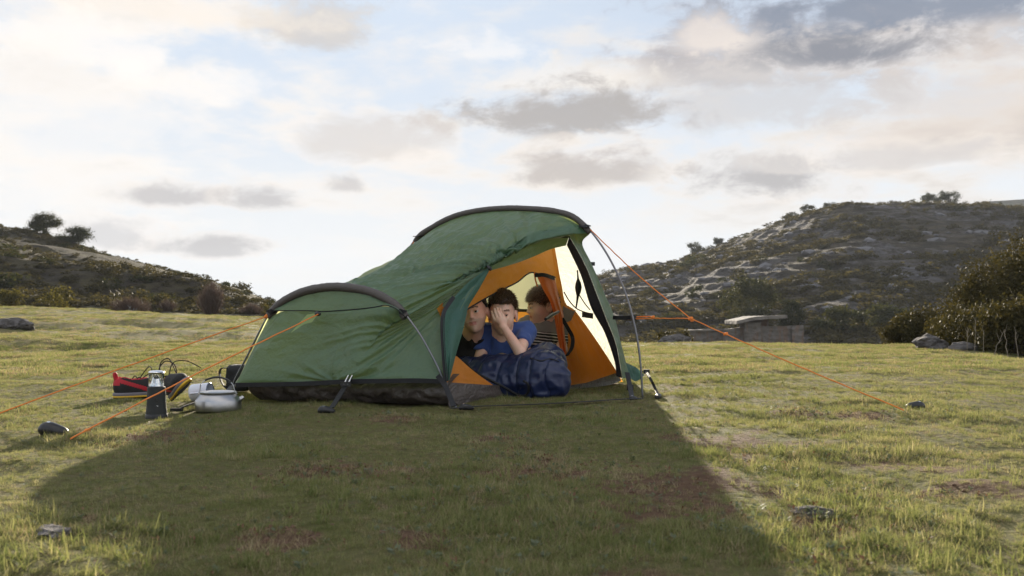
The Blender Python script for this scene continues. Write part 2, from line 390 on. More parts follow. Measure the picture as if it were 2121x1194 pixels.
def bare(x, y):
    """0 turf .. 1 bare reddish soil"""
    s = .75 * n2d(x, y, 1.2, 3, 201) + .5 * n2d(x, y, 4.2, 3, 202); b = .6 * sstep(s, .50, .90); w = .5 * n2d(x, y, 7.0, 3, 205)
    for q in PATCH:
        d = np.hypot((x - q[0]) / (q[2] * 1.25), (y - q[1]) / (q[2] * 1.6)); b = np.maximum(b, sstep(1.25 - d + w, .35, .9))
    return b
def groundmat():
    m, g = newmat('meadow_soil'); p = g.n('ShaderNodeNewGeometry').outputs['Position']
    a = g.noise(p, 0.9, 5, 0.62, 0.4); b = g.noise(p, 7.0, 5, 0.65); c = g.noise(p, 45.0, 4, 0.65); d = g.noise(p, 0.16, 4, 0.6)
    st = g.noise(g.vm('MULTIPLY', p, (3.0, 9.0, 3.0)), 6.0, 4, 0.7)
    grass = g.mix(c, (0.05, 0.058, 0.02), (0.16, 0.145, 0.055))
    dry = g.mix(st, (0.075, 0.062, 0.030), (0.17, 0.14, 0.07))
    soil = g.mix(c, (0.050, 0.030, 0.018), (0.17, 0.105, 0.066))
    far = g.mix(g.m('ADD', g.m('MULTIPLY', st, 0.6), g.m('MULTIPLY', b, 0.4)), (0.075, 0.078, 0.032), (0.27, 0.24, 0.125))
    f = g.mix(g.ss(b, 0.45, 0.68), grass, dry)
    br = g.n('ShaderNodeAttribute', attribute_name='bare').outputs['Fac']
    f = g.mix(g.ss(g.m('ADD', br, g.m('MULTIPLY', g.m('SUBTRACT', b, .5), .8)), .2, .6), f, soil)
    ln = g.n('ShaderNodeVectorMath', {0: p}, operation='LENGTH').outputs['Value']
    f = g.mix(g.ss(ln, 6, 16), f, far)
    f = g.mix(g.m('MULTIPLY', g.ss(d, 0.45, 0.7), 0.35), f, (0.16, 0.12, 0.06))
    h = g.m('ADD', g.m('MULTIPLY', b, 0.7), g.m('ADD', g.m('MULTIPLY', c, 0.35), g.m('MULTIPLY', st, 0.3)))
    bn = g.n('ShaderNodeBump', {'Height': h, 'Strength': 0.8, 'Distance': 0.06})
    bs = g.n('ShaderNodeBsdfPrincipled', {'Base Color': f, 'Roughness': 0.95, 'Specular IOR Level': 0.1, 'Normal': bn.outputs[0]})
    g.n('ShaderNodeOutputMaterial', {'Surface': bs.outputs[0]}); return m
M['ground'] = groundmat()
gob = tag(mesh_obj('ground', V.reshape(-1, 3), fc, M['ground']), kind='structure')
br_ = np.where(RR < 40, bare(gx, gy), 0).ravel().astype(np.float32)
gob.data.attributes.new('bare', 'FLOAT', 'POINT').data.foreach_set('value', br_)

# ------------------------------------------------------------------ hills
def hillmat(name, rock, scrub, grass, rk=(0.50, 0.62), k_=1.0):
    m, g = newmat(name); gm = g.n('ShaderNodeNewGeometry'); p = gm.outputs['Position']
    q = g.vm('MULTIPLY', p, (1.0, 1.0, 2.6))
    a = g.noise(q, 0.055 * k_, 7, 0.66, 0.6); b = g.noise(q, 0.30 * k_, 6, 0.68, 0.4); c = g.noise(q, 1.5 * k_, 5, 0.7)
    vor = g.n('ShaderNodeTexVoronoi', {'Vector': q, 'Scale': 0.42 * k_, 'Randomness': 1.0}, feature='DISTANCE_TO_EDGE').outputs['Distance']
    rc = g.mix(c, tuple(v * 0.55 for v in rock), tuple(v * 1.3 for v in rock))
    sc = g.mix(b, tuple(v * 0.5 for v in scrub), tuple(v * 1.5 for v in scrub))
    gc = g.mix(c, tuple(v * 0.6 for v in grass), tuple(v * 1.4 for v in grass))
    f = g.mix(g.ss(b, 0.42, 0.58), sc, gc)
    rm = g.m('MULTIPLY', g.ss(g.m('ADD', g.m('MULTIPLY', a, 0.55), g.m('MULTIPLY', b, 0.45)), rk[0], rk[1]), g.ss(c, 0.30, 0.52))
    f = g.mix(rm, f, rc)
    hgt = g.m('ADD', g.m('ADD', g.m('MULTIPLY', b, 0.9), g.m('MULTIPLY', c, 0.45)), g.m('MULTIPLY', g.m('MULTIPLY', g.ss(vor, 0.0, 0.25), rm), 0.5))
    bn = g.n('ShaderNodeBump', {'Height': hgt, 'Strength': 1.0, 'Distance': 1.6 / k_})
    bs = g.n('ShaderNodeBsdfPrincipled', {'Base Color': f, 'Roughness': 0.95, 'Specular IOR Level': 0.15, 'Normal': bn.outputs[0]})
    g.n('ShaderNodeOutputMaterial', {'Surface': bs.outputs[0]}); return m
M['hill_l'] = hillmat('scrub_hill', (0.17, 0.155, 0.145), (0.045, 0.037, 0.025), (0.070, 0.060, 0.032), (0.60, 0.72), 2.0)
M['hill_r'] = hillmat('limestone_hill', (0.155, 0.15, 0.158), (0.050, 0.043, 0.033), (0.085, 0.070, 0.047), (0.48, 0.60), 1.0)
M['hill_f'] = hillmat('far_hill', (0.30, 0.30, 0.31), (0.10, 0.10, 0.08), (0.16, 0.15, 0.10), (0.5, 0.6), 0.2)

def hill_fn(prof, d0, dr, d1, zb, seed, rough, terr):
    pa = np.array([math.atan((q[0] - CX) / F) for q in prof]); pt = np.array([(HY - q[1]) / F for q in prof])
    def f(a, d):
        """a azimuth, d distance along y"""
        ridge = CAMH + np.interp(a, pa, pt) * dr
        t = (d - d0) / (dr - d0)
        front = np.clip(t, 0, 1); s = np.where(t < 1, (0.35 * front + 0.65 * sstep(front, -0.25, 1.0)) if True else front, 1 - 0.55 * sstep((d - dr) / (d1 - dr), 0, 1))
        s0 = 0.65 * sstep(0.0, -0.25, 1.0); s = np.where(t < 1, (s - s0) / (1 - s0), s)
        x = np.tan(a) * d
        nz = n2d(x, d, rough[0], 5, seed, 0.55) * rough[1] * sstep(t, 0.02, 0.3)
        z = zb + (ridge - zb) * s + nz * (0.35 + 0.65 * np.abs(1 - np.clip(t, 0, 1.3)))
        if terr:
            st = terr; kz = (z + 0.25 * st * n2d(x, d, 0.05, 3, seed + 4)) / st; fr = kz - np.floor(kz)
            z = z + 0.55 * st * (sstep(fr, 0.25, 0.75) - fr) * sstep(t, 0.15, 0.4)
        return z
    return f
LP_ = [(-500, 395), (-250, 420), (0, 474), (60, 488), (130, 507), (200, 522), (280, 548), (350, 566), (440, 592), (500, 612), (560, 640), (640, 668), (760, 700), (900, 740)]
RP_ = [(880, 730), (1000, 672), (1100, 625), (1180, 596), (1235, 578), (1300, 562), (1400, 541), (1480, 512), (1560, 482), (1650, 456), (1750, 434), (1850, 430), (1950, 428), (2030, 430), (2121, 438), (2400, 445), (2700, 470)]
FP_ = [(1700, 600), (1850, 480), (1950, 436), (2000, 426), (2060, 421), (2121, 419), (2300, 415), (2700, 440)]
hl = hill_fn(LP_, 44, 105, 190, 0.55, 21, (0.09, 1.3), 0)
hr = hill_fn(RP_, 66, 230, 430, -3.6, 41, (0.045, 2.6), 1.3)
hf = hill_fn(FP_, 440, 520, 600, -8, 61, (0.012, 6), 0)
def hill_mesh(name, f, a0, a1, na_, ds, mat, sink):
    A_, D_ = np.meshgrid(np.linspace(a0, a1, na_), ds, indexing='ij')
    z = f(A_, D_); tt = np.minimum(np.arange(na_), np.arange(na_)[::-1]) / 26.0; tw = sstep(tt, 0, 1)[:, None]; z = z * tw + np.minimum(z, -6.8) * (1 - tw); z[:, 0] -= sink; z[:, -1] = np.minimum(z[:, -1], -7.5); z[0] = np.minimum(z[0], -6.8); z[-1] = np.minimum(z[-1], -6.8)
    P_ = np.stack([np.tan(A_) * D_, D_, z], -1)
    o = sheet(name, P_, M[mat] if isinstance(mat, str) else mat); return tag(o, kind='structure')
def azp(px): return math.atan((px - CX) / F)
hill_mesh('hill_left', hl, azp(-480), azp(860), 330, np.concatenate([np.linspace(42, 110, 190), np.linspace(112, 190, 30)]), 'hill_l', 1.5)
hill_mesh('hill_right', hr, azp(900), azp(2680), 420, np.concatenate([np.linspace(62, 240, 330), np.linspace(244, 430, 30)]), 'hill_r', 2.0)
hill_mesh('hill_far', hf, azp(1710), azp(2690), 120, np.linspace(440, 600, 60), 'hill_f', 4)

# ------------------------------------------------------------------ the evening air
hv_ = [(x, y, z) for x in (-960, 960) for y in (-960, 960) for z in (-9.2, 64)]
haze = mesh_obj('haze', hv_, [(0,1,3,2),(4,6,7,5),(0,4,5,1),(2,3,7,6),(0,2,6,4),(1,5,7,3)], None, None, False)
hm = bpy.data.materials.new('evening_haze'); hm.use_nodes = True; g = NG(hm.node_tree)
pv = g.n('ShaderNodeVolumePrincipled', {'Color': (0.84, 0.90, 1.0, 1), 'Density': 0.00026})
g.n('ShaderNodeOutputMaterial', {'Volume': pv.outputs[0]}); haze.data.materials.append(hm); tag(haze, kind='stuff')
# ------------------------------------------------------------------ the tent
A0 = np.array((-0.262, 4.68, 0)); LD = np.array((-1.22, 0.52, 0)); LO, LN = vplane(A0, LD)      # low hoop plane
B0 = np.array((0.686, 5.25, 0)); MD = np.array((-0.89, 0.45, 0)); MO, MN = vplane(B0, MD)       # main hoop plane
AX = np.array((0.49, 0.87, 0.0)); IW = np.array((-0.87, 0.49, 0.0))                             # tent axis, inward
def lo_(px, py, off=0.0):
    n = LN / np.linalg.norm(LN); s = 1 if n[1] < 0 else -1
    return rp(px, py, LO + n * s * off, LN)
def ma_(px, py): return rp(px, py, MO, MN)
tent = empty('tent', (-0.1, 5.4, 0.0), 'green two hoop tent with open orange inner door standing on the grass', 'tent')
def T(o): return put(o, tent)
def wrinkle(P, amp, fu, fv, seed, ridge=0.5):
    """folds: fu, fv = frequency across u and v (metres made uniform by the grid)"""
    nu, nv, _ = P.shape; n = gnormals(P)
    u = np.linspace(0, 1, nu)[:, None]; v = np.linspace(0, 1, nv)[None]
    q = st3(u * fu + 0 * v, v * fv + 0 * u, 0 * u + 0 * v + seed * 3.3)
    w = fbm(q, 3, seed, 0.5); w2 = 1 - 2 * np.abs(fbm(q * 1.7 + 5.5, 2, seed + 9))
    e = np.minimum(1, 8 * np.minimum(np.minimum(u, 1 - u), np.minimum(v, 1 - v)))
    return P + n * ((w * (1 - ridge) + w2 * ridge) * amp * e)[..., None]

# low hoop: pole in the plane through its two feet
low_px = [(945, 845), (925, 800), (905, 757), (885, 719), (868, 690), (840, 652), (812, 622), (763, 598), (699, 589), (640, 596), (600, 612), (572, 632), (555, 655), (536, 690), (512, 738), (484, 793), (476, 824)]
low = [lo_(*p) for p in low_px]; low[0][2] = 0.0; low[-1][2] = -0.01
main_px = [(1331, 826), (1328, 770), (1322, 715), (1311, 660), (1297, 612), (1280, 570), (1255, 523), (1225, 481), (1190, 447), (1150, 434), (1100, 429), (1045, 428), (990, 433), (940, 445), (898, 466), (865, 490)]
mainp = [ma_(*p) for p in main_px]; mainp[0][2] = 0.0
far_d = (mainp[-1] - mainp[-3]); far_leg = [mainp[-1]]
for s_, zf in ((0.12, 0.74), (0.20, 0.52), (0.25, 0.26), (0.27, 0.0)):
    e_ = mainp[-1] + MD / np.linalg.norm(MD) * s_; e_[2] = zf; far_leg.append(e_)
mainp = mainp + far_leg[1:]
lowc = crom(low, 90); mainc = crom(mainp, 110)
mb = MB(); mb.tube(lowc, 0.0052, 8); lp = T(mb.build('hoop_pole', M['pole'])); lp['label'] = 'short bright metal pole of the low hoop'
mb = MB(); mb.tube(mainc, 0.0055, 8); mp_ = T(mb.build('hoop_pole', M['pole'])); mp_['label'] = 'long bright metal pole of the tall hoop'
def sub_px(curve, x0, x1):
    px = np.array([CX + F * q[0] / q[1] for q in curve]); pz = np.array([q[2] for q in curve])
    return [q for q, x in zip(curve, px) if x0 <= x <= x1]
def sleeve(pts, r, name, seed):
    p = crom(pts, 90); d = np.linspace(0, 1, 90)
    rr = r * (1 + 0.05 * vnoise(st3(d * 60, d * 0, d * 0 + seed)) + 0.02 * np.sin(d * 300))
    rr[:2] *= 0.9; rr[-2:] *= 0.9
    mb = MB(); mb.tube(p, rr, 12, flat=1.0); return T(mb.build(name, M['sleeve']))
def SUB(o, parent): o.parent = parent; return o
lows = [q for q, z in zip(lowc, lowc[:, 2]) if z > 0.425]
mains = [q for q in mainc if q[2] > 0.885]
def drop(c, d): return [q - np.array((0, 0, d)) for q in c]
sv1 = sleeve(drop(lows, 0.014), 0.0225, 'pole_sleeve', 1); sv2 = sleeve(drop(mains, 0.012), 0.0175, 'pole_sleeve', 2)
for c, i0, i1, pr in ((lows, 0, 3, sv1), (lows, -1, -4, sv1), (mains, 0, 3, sv2), (mains, -1, -4, sv2)):
    mb = MB(); mb.ribbon([c[i0] + (0, -.006, .02), (c[i0] + c[i1]) / 2 + (0, -.03, -.01), c[i1] + (0, -.004, -.035)], 0.03, LD, 0.004); SUB(mb.build('sleeve_tab', M['web']), pr)

# fly sheet corner points
Lnear, Lfar = lows[0], lows[-1]
def under(q, d): return np.array(q) - np.array((0, 0, d))
Drt, Dlt = at(1179, 490, 5.40), at(1010, 556, 5.085)
Mnear, Mfar = under(mains[0], .02), under(mains[-1], .02)
near_edge = crom([under(Lnear, .01), at(925, 607, 4.93), Dlt, at(1050, 527, 5.16), at(1090, 503, 5.24), at(1140, 492, 5.33), Drt], 60)
arc_lo = [under(q, .022) for q in lows if (CX + F * q[0] / q[1]) > 628]
arc_hi = [Drt, at(1186, 466, 5.42)] + [under(q, .022) for q in mains]
arc_hi = crom(arc_hi[:2] + arc_hi[2::6] + [arc_hi[-1]], 80)
NU, NV = 170, 170
roof = coons(near_edge, [arc_lo[-1], arc_hi[-1]], [near_edge[0]] + arc_lo[1:], arc_hi, NU, NV)
u = np.linspace(0, 1, NU)[:, None]; v = np.linspace(0, 1, NV)[None]
sagw = 4 * u * (1 - u) * sstep(v, 0.03, 0.5)
roof[..., 2] -= 0.075 * sagw
nrm = gnormals(roof); sg = np.sign(nrm[..., 2:3].mean()); nrm = nrm * sg
# tension folds: lines run from hoop to hoop and gather at the corner of the door
ud = np.linalg.norm(near_edge - Dlt, axis=1).argmin() / 59.0
rx = (u - ud); ry = v * 0.9 + 0.02
th = np.arctan2(ry, rx); rad = np.hypot(rx, ry)
fan = 1 - 2 * np.abs(vnoise(st3(th * 11 + 0.6 * n2d(rad * 3, th * 2, 1.0, 2, 4), rad * 1.3, 0 * rad), 3))
fan = fan + 0.6 * vnoise(st3(th * 23, rad * 2.0, 0 * rad + 4), 5)
lines = .6 - 1.6 * np.abs(vnoise(st3(u * 3.0 + 0 * v, v * 22 + u * 5, 0 * u * v + 9), 8)) + 0.5 * vnoise(st3(u * 4.0 + 0 * v, v * 46 + u * 9, 0 * u * v + 2), 12)
creas = 1 - 2 * np.abs(n2d(u * 14 - v * 4, v * 26 + u * 7, 1.0, 2, 33))
e = sstep(v, 0.0, 0.06) * sstep(1 - v, 0, .05) * sstep(u, 0, .05) * sstep(1 - u, 0, .05)
roof = roof + nrm * ((0.026 * fan * np.exp(-rad * 1.8) + 0.0085 * lines + 0.0045 * creas) * e)[..., None]
T(sheet('fly_roof', roof, M['fly']))

# hood between the low sleeve and the seam, then the foot panel
seam_px = [(563, 643), (600, 643), (640, 643), (667, 645), (700, 643), (740, 640), (775, 636), (800, 632), (822, 640), (838, 654)]
seam = crom([lo_(p[0], p[1], 0.035) for p in seam_px], 60)
seam[0] = under(Lfar, .012); seam[-1] = under(Lnear, .012)
lowarc = [under(q, .02) for q in lows][::-1]
hood = coons(seam, lowarc, [seam[0], lowarc[0]], [seam[-1], lowarc[-1]], 60, 14)
hood = wrinkle(hood, 0.006, 9, 3, 5)
T(sheet('fly_hood', hood, M['fly']))
mb = MB(); mb.tube(seam + np.array((0, -.004, -.002)), 0.0028, 6); T(mb.build('seam_tape', M['web']))
fb = crom([at(489, 796, 5.06), at(560, 795, 4.99), at(640, 793, 4.90), at(716, 789, 4.79), at(790, 788, 4.75), at(860, 787, 4.73), at(924, 789, 4.715)], 70)
ftop = np.vstack([crom(list(seam[::6] - np.array((0, .003, .004))) + [seam[-1]], 50), near_edge[1:int(ud * 59) + 1] + np.array((0.004, .014, .010))])
foot = coons(fb, ftop, [fb[0], ftop[0]], crom([fb[-1], at(930, 720, 4.80), at(955, 640, 4.93), ftop[-1]], 30), 110, 80)
nrm = gnormals(foot); nrm *= np.sign(-nrm[..., 1:2].mean())
u = np.linspace(0, 1, 110)[:, None]; v = np.linspace(0, 1, 80)[None]
# folds radiate from the strap on the lower edge and from the two upper corners
def rays(u0, v0, k1, dec, seed):
    t_ = np.arctan2(v - v0, (u - u0) * 1.7); r_ = np.hypot((u - u0) * 1.7, v - v0)
    return (1 - 2 * np.abs(vnoise(st3(t_ * k1, r_ * 1.2, 0 * r_ + seed), seed))) * np.exp(-r_ * dec)
e = sstep(v, 0, .05) * sstep(1 - v, 0, .05) * sstep(u, 0, .03) * sstep(1 - u, 0, .03)
foot = foot + nrm * ((0.020 * rays(0.52, -0.02, 3.4, 1.5, 3) + 0.012 * rays(1.0, 1.0, 9, 1.0, 6) + 0.008 * rays(0.1, 1.05, 6, 1.4, 8) + 0.004 * n2d(u * 5, v * 6, 1.0, 3, 7) + 0.03 * np.sin(np.pi * u) * np.sin(np.pi * v) * -0.6) * e)[..., None]
T(sheet('fly_foot_panel', foot, M['fly']))
mb = MB(); mb.ribbon(fb + np.array((0, -.004, -.004)), 0.022, (0, 0, 1), 0.003); T(mb.build('hem_tape', M['web']))
# vent flap by the toggle, light through the cloth put into its paler colour
FO, FN = fb[35], np.cross(fb[60] - fb[8], ftop[25] - fb[35])
def fp(px, py, off=0.02):
    n = FN / np.linalg.norm(FN); n = n * (-1 if n[1] > 0 else 1); return rp(px, py, FO + n * off, FN)
M['glow'] = fabric('vent_glow_fabric', (0.36, 0.46, 0.20), (0.62, 0.75, 0.30), 0.45, bump=0.2)
vent = coons([fp(602, 690, .045), fp(630, 672, .045), fp(646, 668, .045)], [fp(636, 652, .045), fp(650, 650, .045), fp(660, 650, .045)], [fp(602, 690, .045), fp(636, 652, .045)], [fp(646, 668, .045), fp(660, 650, .045)], 12, 8)
T(sheet('vent_flap', vent, M['glow']))
mb = MB(); mb.tube(crom([fp(654, 649, .06), fp(660, 651, .075), fp(664, 650, .07)], 8), [.006, .010, .012, .012, .012, .011, .009, .006], 8); T(mb.build('toggle', M['plastic']))

# door flap hanging open on the left
fl_l = crom([Dlt + (0, -.006, 0), at(965, 590, 4.97), at(930, 632, 4.87), at(919, 660, 4.80), at(920, 720, 4.745), at(926, 790, 4.69)], 50)
fl_r = crom([Dlt + (0.012, -.002, -.006), at(993, 598, 5.04), at(971, 634, 4.98), at(966, 654, 4.955), at(957, 692, 4.89), at(946, 728, 4.83), at(931, 788, 4.72)], 50)
flap = coons(fl_l, fl_r, [fl_l[0], fl_r[0]], [fl_l[-1], fl_r[-1]], 50, 16)
vv = np.linspace(0, 1, 16)[None]; uu = np.linspace(0, 1, 50)[:, None]
flap[..., 1] -= 0.018 * np.sin(vv * np.pi * 3 + uu * 2) * uu * (1 - vv * .3)
T(sheet('door_flap', flap, M['teal']))
mb = MB(); mb.ribbon(fl_l[18:] + np.array((-.004, -.008, 0)), 0.02, (1, 0.4, 0), 0.003); T(mb.build('zip_tape', M['web']))
mb = MB(); mb.tube([Dlt + (0.0, -.02, .01), Dlt + (.012, -.03, -.004), Dlt + (.02, -.03, -.012)], [.007, .011, .006], 8); T(mb.build('toggle', M['plastic']))
# brim of the doorway: folded underside below the black zip line
br_top = near_edge[int(ud * 59):]; br_bot = crom([Dlt + (.012, .02, -.012), at(1068, 546, 5.22), at(1105, 532, 5.32), at(1140, 517, 5.42), at(1172, 509, 5.46)], 40)
brim = coons(br_top, br_bot, [br_top[0], br_bot[0]], [br_top[-1], br_bot[-1]], 40, 8)
T(sheet('door_brim', wrinkle(brim, .006, 6, 2, 14), M['fly']))
mb = MB(); mb.tube(np.array(br_top[6:]) + np.array((0, -.006, -.004)), 0.0042, 6); T(mb.build('zip_tape', M['web']))

# right jamb: dark band and green strip
bl = crom([at(1174, 508, 5.43), at(1186, 533, 5.44), at(1204, 573, 5.46), at(1224, 637, 5.48), at(1252, 689, 5.52), at(1272, 746, 5.54), at(1277, 780, 5.55)], 50)
brr = crom([Drt + (0, -.004, 0), at(1212, 549, 5.40), at(1236, 609, 5.42), at(1256, 661, 5.45), at(1276, 714, 5.48), at(1289, 784, 5.52)], 50)
T(sheet('door_band', wrinkle(coons(bl, brr, [bl[0], brr[0]], [bl[-1], brr[-1]], 50, 10), .004, 12, 2, 16), M['band']))
so = crom([Mnear, at(1206, 505, 5.47), at(1226, 548, 5.50), at(1253, 610, 5.54), at(1273, 658, 5.58), at(1289, 722, 5.62), at(1305, 784, 5.66)], 50)
b2 = brr + np.array((0.001, .004, 0)); b2[0] = Drt
strip = coons(b2, so, [b2[0], at(1186, 466, 5.42), so[0]], [b2[-1], so[-1]], 50, 12)
T(sheet('fly_side_strip', wrinkle(strip, .008, 14, 2, 18), M['fly']))
# head end of the fly: from the tall hoop back and down to the far hem, sunlit from behind
Cn, Cf = np.array((0.905, 6.85, 0.03)), np.array((-0.42, 7.50, 0.05))
arc = np.array(mains[::4] + [mains[-1]]) - np.array((0, 0, .02)); arc = resamp(arc, 70)
rings = [arc]
for s_, sc, z0, zt in ((0.38, 1.02, 0.90, 1.00), (0.78, 1.0, 0.66, 0.90), (1.12, 0.98, 0.36, 0.62), (1.36, 0.98, 0.05, 0.07)):
    c_ = arc.mean(0) + AX * s_ * 1.0; w_ = np.linspace(-1, 1, 70)
    halfw = np.linalg.norm(arc[-1][:2] - arc[0][:2]) / 2 * sc * (1 + 0.28 * s_)
    rim = c_[None, :2] + (-IW[:2])[None] * (-w_[:, None]) * halfw
    z_ = z0 + (zt - z0) * (1 - np.abs(w_) ** 2.2)
    rings.append(np.column_stack([rim, z_]))
rings = [r_ if np.dot(r_[-1][:2] - r_[0][:2], IW[:2]) > 0 else r_[::-1] for r_ in rings]
hd = np.stack([crom([r_[i] for r_ in rings], 44) for i in range(70)], 0)
for i in range(70):        # near side follows the edge of the strip and the foot of the wall
    w_ = math.exp(-(i / 10.0) ** 2)
    edge = np.vstack([so[::3][:17]]); edge = resamp(np.vstack([so]), 44)
    hd[i] = hd[i] * (1 - w_) + edge * w_
so_px = CX + F * so[:, 0] / so[:, 1]; so_row = HY - F * (so[:, 2] - CAMH) / so[:, 1]
def tuck(P, m):
    """the cloth behind the jamb is drawn in to the taut edge of the strip"""
    P = P.copy(); px = CX + F * P[..., 0] / P[..., 1]; row = HY - F * (P[..., 2] - CAMH) / P[..., 1]
    lim = np.interp(row, np.append(so_row, [792, 830]), np.append(so_px, [1322, 1332])) - m
    P[..., 0] = np.where(px > lim, (lim - CX) / F * P[..., 1], P[..., 0]); return P
hd = tuck(hd, 5.0)
T(sheet('fly_head_panel', wrinkle(hd, .004, 8, 9, 20), M['pale']))
side = coons(so, crom([Mnear + (0, .02, -.01), at(1222, 560, 5.9), at(1262, 655, 6.2), Cn + (0, 0, .30), Cn], 50), [so[0], Mnear + (0, .02, -.01)], [so[-1], at(1322, 775, 6.2), Cn], 50, 14)
side = tuck(side, 1.5)
T(sheet('fly_side_panel', wrinkle(side, .004, 8, 4, 22), M['fly']))
skirt = coons(resamp(np.array([so[-1] + (0, 0, .03), Cn]), 16), resamp(np.array([at(1330, 788, 6.0), Cn + (.03, 0, 0)]), 16), [so[-1] + (0, 0, .03), at(1330, 788, 6.0)], [Cn, Cn + (.03, 0, 0)], 16, 8)
# far side of the fly with the closed rear porch
ft = np.vstack([[Lfar], roof[:, -1]]); fbm_ = crom([fb[0], np.array((-1.55, 5.75, .06)), np.array((-1.25, 6.35, .06)), hd[-1, -1]], 60)
far = coons(fbm_, ft, [fbm_[0], Lfar], np.vstack([hd[-1][::-1][:-1], [roof[-1, -1]]]), 60, 30)
uu = np.linspace(0, 1, 60)[:, None]; vv = np.linspace(0, 1, 30)[None]
far = far + np.array((-0.5, 0.5, 0.15))[None, None] * (0.20 * np.sin(np.pi * uu ** 1.9) ** 2 * np.sin(np.pi * vv) ** 0.8)[..., None]
T(sheet('fly_far_panel', wrinkle(far, .008, 9, 5, 24), M['far']))

# ------------------------------------------------------------------ inner tent
G1, G2 = np.array((-0.27, 4.81, 0.0)), np.array((0.74, 6.60, 0.0))
IN = np.cross(AX, IW * 0.24 + np.array((0, 0, 1.0)))
def ip(px, py, off=0.0):
    n = IN / np.linalg.norm(IN); n = n * (-1 if n[1] > 0 else 1); return rp(px, py, G1 + n * off, IN)
zipc = [(920, 672), (950, 653), (970, 640), (998, 623), (1020, 611), (1050, 596), (1073, 584), (1090, 570), (1101, 565), (1112, 567), (1142, 572), (1150, 575)]
top_in = [(905, 640), (950, 590), (1005, 545), (1050, 520), (1100, 500), (1141, 500)]
c0 = crom([ip(*p) for p in zipc], 60); c1 = crom([ip(*p) for p in top_in], 60)
T(sheet('inner_door_surround', wrinkle(coons(c0, c1, [c0[0], c1[0]], [c0[-1], c1[-1]], 60, 24), .010, 5, 3, 30, .7), M['orange']))
mb = MB(); mb.tube(c0 + np.array((0, -.006, 0)), 0.0042, 6); T(mb.build('zip_tape', M['web']))
cl = crom([ip(*p) for p in [(1141, 500), (1150, 575), (1160, 640), (1166, 720), (1172, 800)]], 60)
cr_ = crom([ip(*p) for p in [(1147, 500), (1160, 575), (1172, 630), (1192, 645), (1240, 712), (1279, 772)]], 60)
wallr = coons(cl, cr_, [cl[0], cr_[0]], [cl[-1], ip(1215, 793), cr_[-1]], 60, 30)
T(sheet('inner_side_wall', wrinkle(wallr, .008, 4, 7, 32, .6), M['orange']))
tubr = coons([cl[-1], ip(1215, 793), cr_[-1]], [ip(1172, 829), ip(1230, 812), ip(1287, 789)], [cl[-1], ip(1172, 829)], [cr_[-1], ip(1287, 789)], 30, 8)
T(sheet('groundsheet_side', wrinkle(tubr, .008, 5, 2, 34), M['tub']))
tubl = coons([ip(922, 792, .01), ip(1015, 798, .01), ip(1100, 801, .01), ip(1172, 800, .01)], [ip(930, 846), ip(1000, 842), ip(1100, 835), ip(1172, 829)], [ip(922, 792, .01), ip(930, 846)], [ip(1172, 800, .01), ip(1172, 829)], 40, 10)
T(sheet('groundsheet_side', wrinkle(tubl, .012, 5, 2, 36), M['tub']))
tri0 = crom([ip(946, 738), ip(980, 768), ip(1022, 799)], 24); tri1 = crom([ip(922, 745), ip(924, 770), ip(926, 796)], 24)
T(sheet('inner_door_sill', wrinkle(coons(tri0, tri1, [tri0[0], tri1[0]], [tri0[-1], ip(975, 798), tri1[-1]], 24, 12), .006, 3, 3, 38), M['orange']))
# rolled-back inner door hanging from its toggle
ro_l = crom([ip(1112, 573, .05), ip(1125, 600, .07), ip(1139, 625, .08), ip(1147, 650, .08), ip(1152, 680, .07), ip(1158, 712, .07), ip(1165, 745, .06)], 40)
ro_r = crom([ip(1149, 574, .03), ip(1155, 603, .04), ip(1161, 631, .05), ip(1168, 655, .05), ip(1169, 684, .05), ip(1174, 727, .05), ip(1171, 745, .05)], 40)
roll = coons(ro_l, ro_r, [ro_l[0], ro_r[0]], [ro_l[-1], ro_r[-1]], 40, 20)
vv = np.linspace(0, 1, 20)[None]; uu = np.linspace(0, 1, 40)[:, None]
roll[..., 1] += 0.02 * np.sin(vv * np.pi * 4 + uu * 3) * (0.4 + uu) - 0.03 * np.sin(np.pi * vv)
M['roll'] = fabric('rolled_door_fabric', (0.60, 0.12, 0.015), (0.9, 0.25, 0.03), 0.30, rough=0.5)
T(sheet('rolled_inner_door', roll, M['roll']))
mb = MB(); mb.ribbon(crom([ip(1108, 571, .07), ip(1127, 570, .09), ip(1148, 577, .06)], 12), 0.022, (0, 0, 1), 0.006); T(mb.build('door_roll_band', M['web']))
mb = MB(); mb.ribbon(crom([ip(1164, 660, .07), ip(1176, 680, .08), ip(1186, 700, .08), ip(1184, 722, .08), ip(1174, 737, .08)], 20), 0.022, (0.6, 0, .3), 0.006); T(mb.build('zip_tape', M['web']))
mb = MB(); mb.tube([ip(1130, 662, .16), ip(1143, 653, .15), ip(1157, 646, .13)], [.009, .011, .008], 8); T(mb.build('toggle', M['plastic']))
mb = MB(); mb.tube([ip(1107, 566, .04), ip(1109, 580, .05), ip(1113, 594, .05)], .005, 6); T(mb.build('toggle_loop', M['rope']))
for a_, b_ in (((1160, 742), (1187, 746)), ((1160, 738), (1166, 760))):
    mb = MB(); mb.tube([ip(*a_, .06), ip((a_[0] + b_[0]) / 2, (a_[1] + b_[1]) / 2 + 1, .07), ip(*b_, .05)], .0035, 6); T(mb.build('tie_cord', M['rope']))
M['patch'] = fabric('corner_patch', (0.14, 0.10, 0.07), (0.3, 0.2, 0.1), .25)
pt = coons([ip(1166, 634, .012), ip(1178, 640, .012), ip(1191, 646, .012)], [ip(1165, 664, .012), ip(1175, 668, .012), ip(1183, 664, .012)], [ip(1166, 634, .012), ip(1165, 664, .012)], [ip(1191, 646, .012), ip(1183, 664, .012)], 8, 6)
T(sheet('corner_patch', pt, M['patch']))
